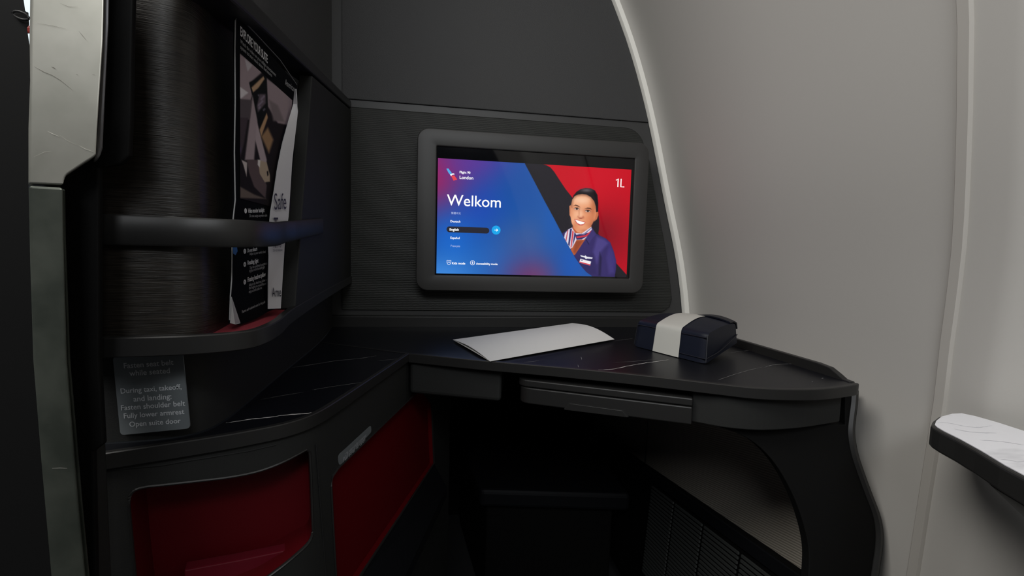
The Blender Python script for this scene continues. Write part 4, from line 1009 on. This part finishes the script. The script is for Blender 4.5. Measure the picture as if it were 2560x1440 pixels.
lowp = [(0.530, 0.235, ZC-0.060), (0.46, 0.145, ZC-0.062), (0.37, 0.02, ZC-0.075), (0.37, -0.25, ZC-0.075), (0.55, -0.25, ZC-0.075), (0.55, 0.22, ZC-0.060)]
n = 6
link('console_support', from_py('csu', br+lowp, [tuple(range(n)), tuple(range(2*n-1, n-1, -1))]+[(i, (i+1) % n, n+(i+1) % n, n+i) for i in range(n)]), M['console'], con)

# ================================================================== FOOTWELL
foot = thing('footwell_surround', 'black recess under the desk with sloping vent panel at its right', 'footwell', (0.2, 1.2, 0))
link('back_wall', box('fb', (-0.05, 1.50, 0), (0.60, 1.52, 0.80)), M['black'], foot)
link('left_wall', box('fl', (-0.02, 0.96, 0), (0.00, 1.50, 0.80)), M['black'], foot)
link('top_wall', box('ft', (-0.02, 0.965, 0.70), (0.55, 1.50, 0.715)), M['black'], foot)
# side wall fabric under the desk, with a joint
vs = []; fs = []
ysf = [1.495, 1.10, 0.9, 0.7, 0.56]
zsf = np.linspace(0.30, 0.745, 12)
for z in zsf:
    for y in ysf: vs.append((GX(z)+0.012, y, z))
for i in range(len(zsf)-1):
    for j in range(len(ysf)-1): fs.append((i*5+j, i*5+j+1, (i+1)*5+j+1, (i+1)*5+j))
link('ribbed_fabric', from_py('rf', vs, fs), M['fabric'], foot, smooth=True, label='brown grey ribbed side fabric')
link('fabric_joint', tube('fj', [(GX(z)+0.011, 1.09, z) for z in np.linspace(0.30, 0.70, 6)], 0.002, 6), M['grille'], foot)
vp = thing('air_grille', 'dark slatted air return grille low on the side wall under the desk', 'air grille', (0.5, 0.7, 0.2))
def onv(x, y, off=0.0): return PX(x, y, 0.497-off)
q = [PX(1495, 1080, 0.497), PX(2026, 1436, 0.497)]
fr_ = [onv(1495, 1080), onv(1590, 1150), (onv(2000, 1436)), Vector((0.497, 0.45, 0.30)), Vector((0.497, 0.45, 0.05)), Vector((0.497, 1.30, 0.05))]
link('grille_panel', prism('gp', fr_, (0.012, 0, 0)), M['black'], vp)
e0 = onv(1590, 1150); e1 = onv(2000, 1436); ed = (e1-e0).normalized(); edn = Vector((0, -ed.z, ed.y)); edn = edn if edn.z < 0 else -edn
link('grille_rail', prism('gr', [e0-ed*0.2, e1+ed*0.1, e1+ed*0.1+edn*0.022, e0-ed*0.2+edn*0.022], (-0.004, 0, 0), 0.001), M['dark_vinyl'], vp)
L_ = (e1-e0).length
slats = []; seams_ = []
for r in range(26):
    d0 = 0.032+r*0.0088
    for c in range(6):
        s0 = 0.10+c*0.105-d0*0.28; s1 = s0+0.097
        a = e0+ed*s0+edn*d0; b = e0+ed*s1+edn*d0
        if a.z < 0.02: continue
        slats.append(prism('s', [a+Vector((-0.004, 0, 0)), b+Vector((-0.004, 0, 0)), b+edn*0.0042+Vector((-0.004, 0, 0)), a+edn*0.0042+Vector((-0.004, 0, 0))], (0.003, 0, 0)))
link('grille_slats', join('gs', *slats), M['grille'], vp)
fr = thing('footrest', 'black padded footrest shelf deep in the footwell', 'footrest', (0.2, 1.1, 0.3))
link('footrest_pad', prism('fp', [(0.10, 1.05, 0.335), (0.47, 0.99, 0.335), (0.48, 1.45, 0.335), (0.05, 1.45, 0.335)], (0, 0, -0.045), 0.01, 3), M['dark_vinyl'], fr)
link('footrest_base', prism('fq', [(0.12, 1.08, 0.29), (0.44, 1.03, 0.29), (0.46, 1.45, 0.29), (0.07, 1.45, 0.29)], (0, 0, -0.289), 0.004), M['black'], fr)
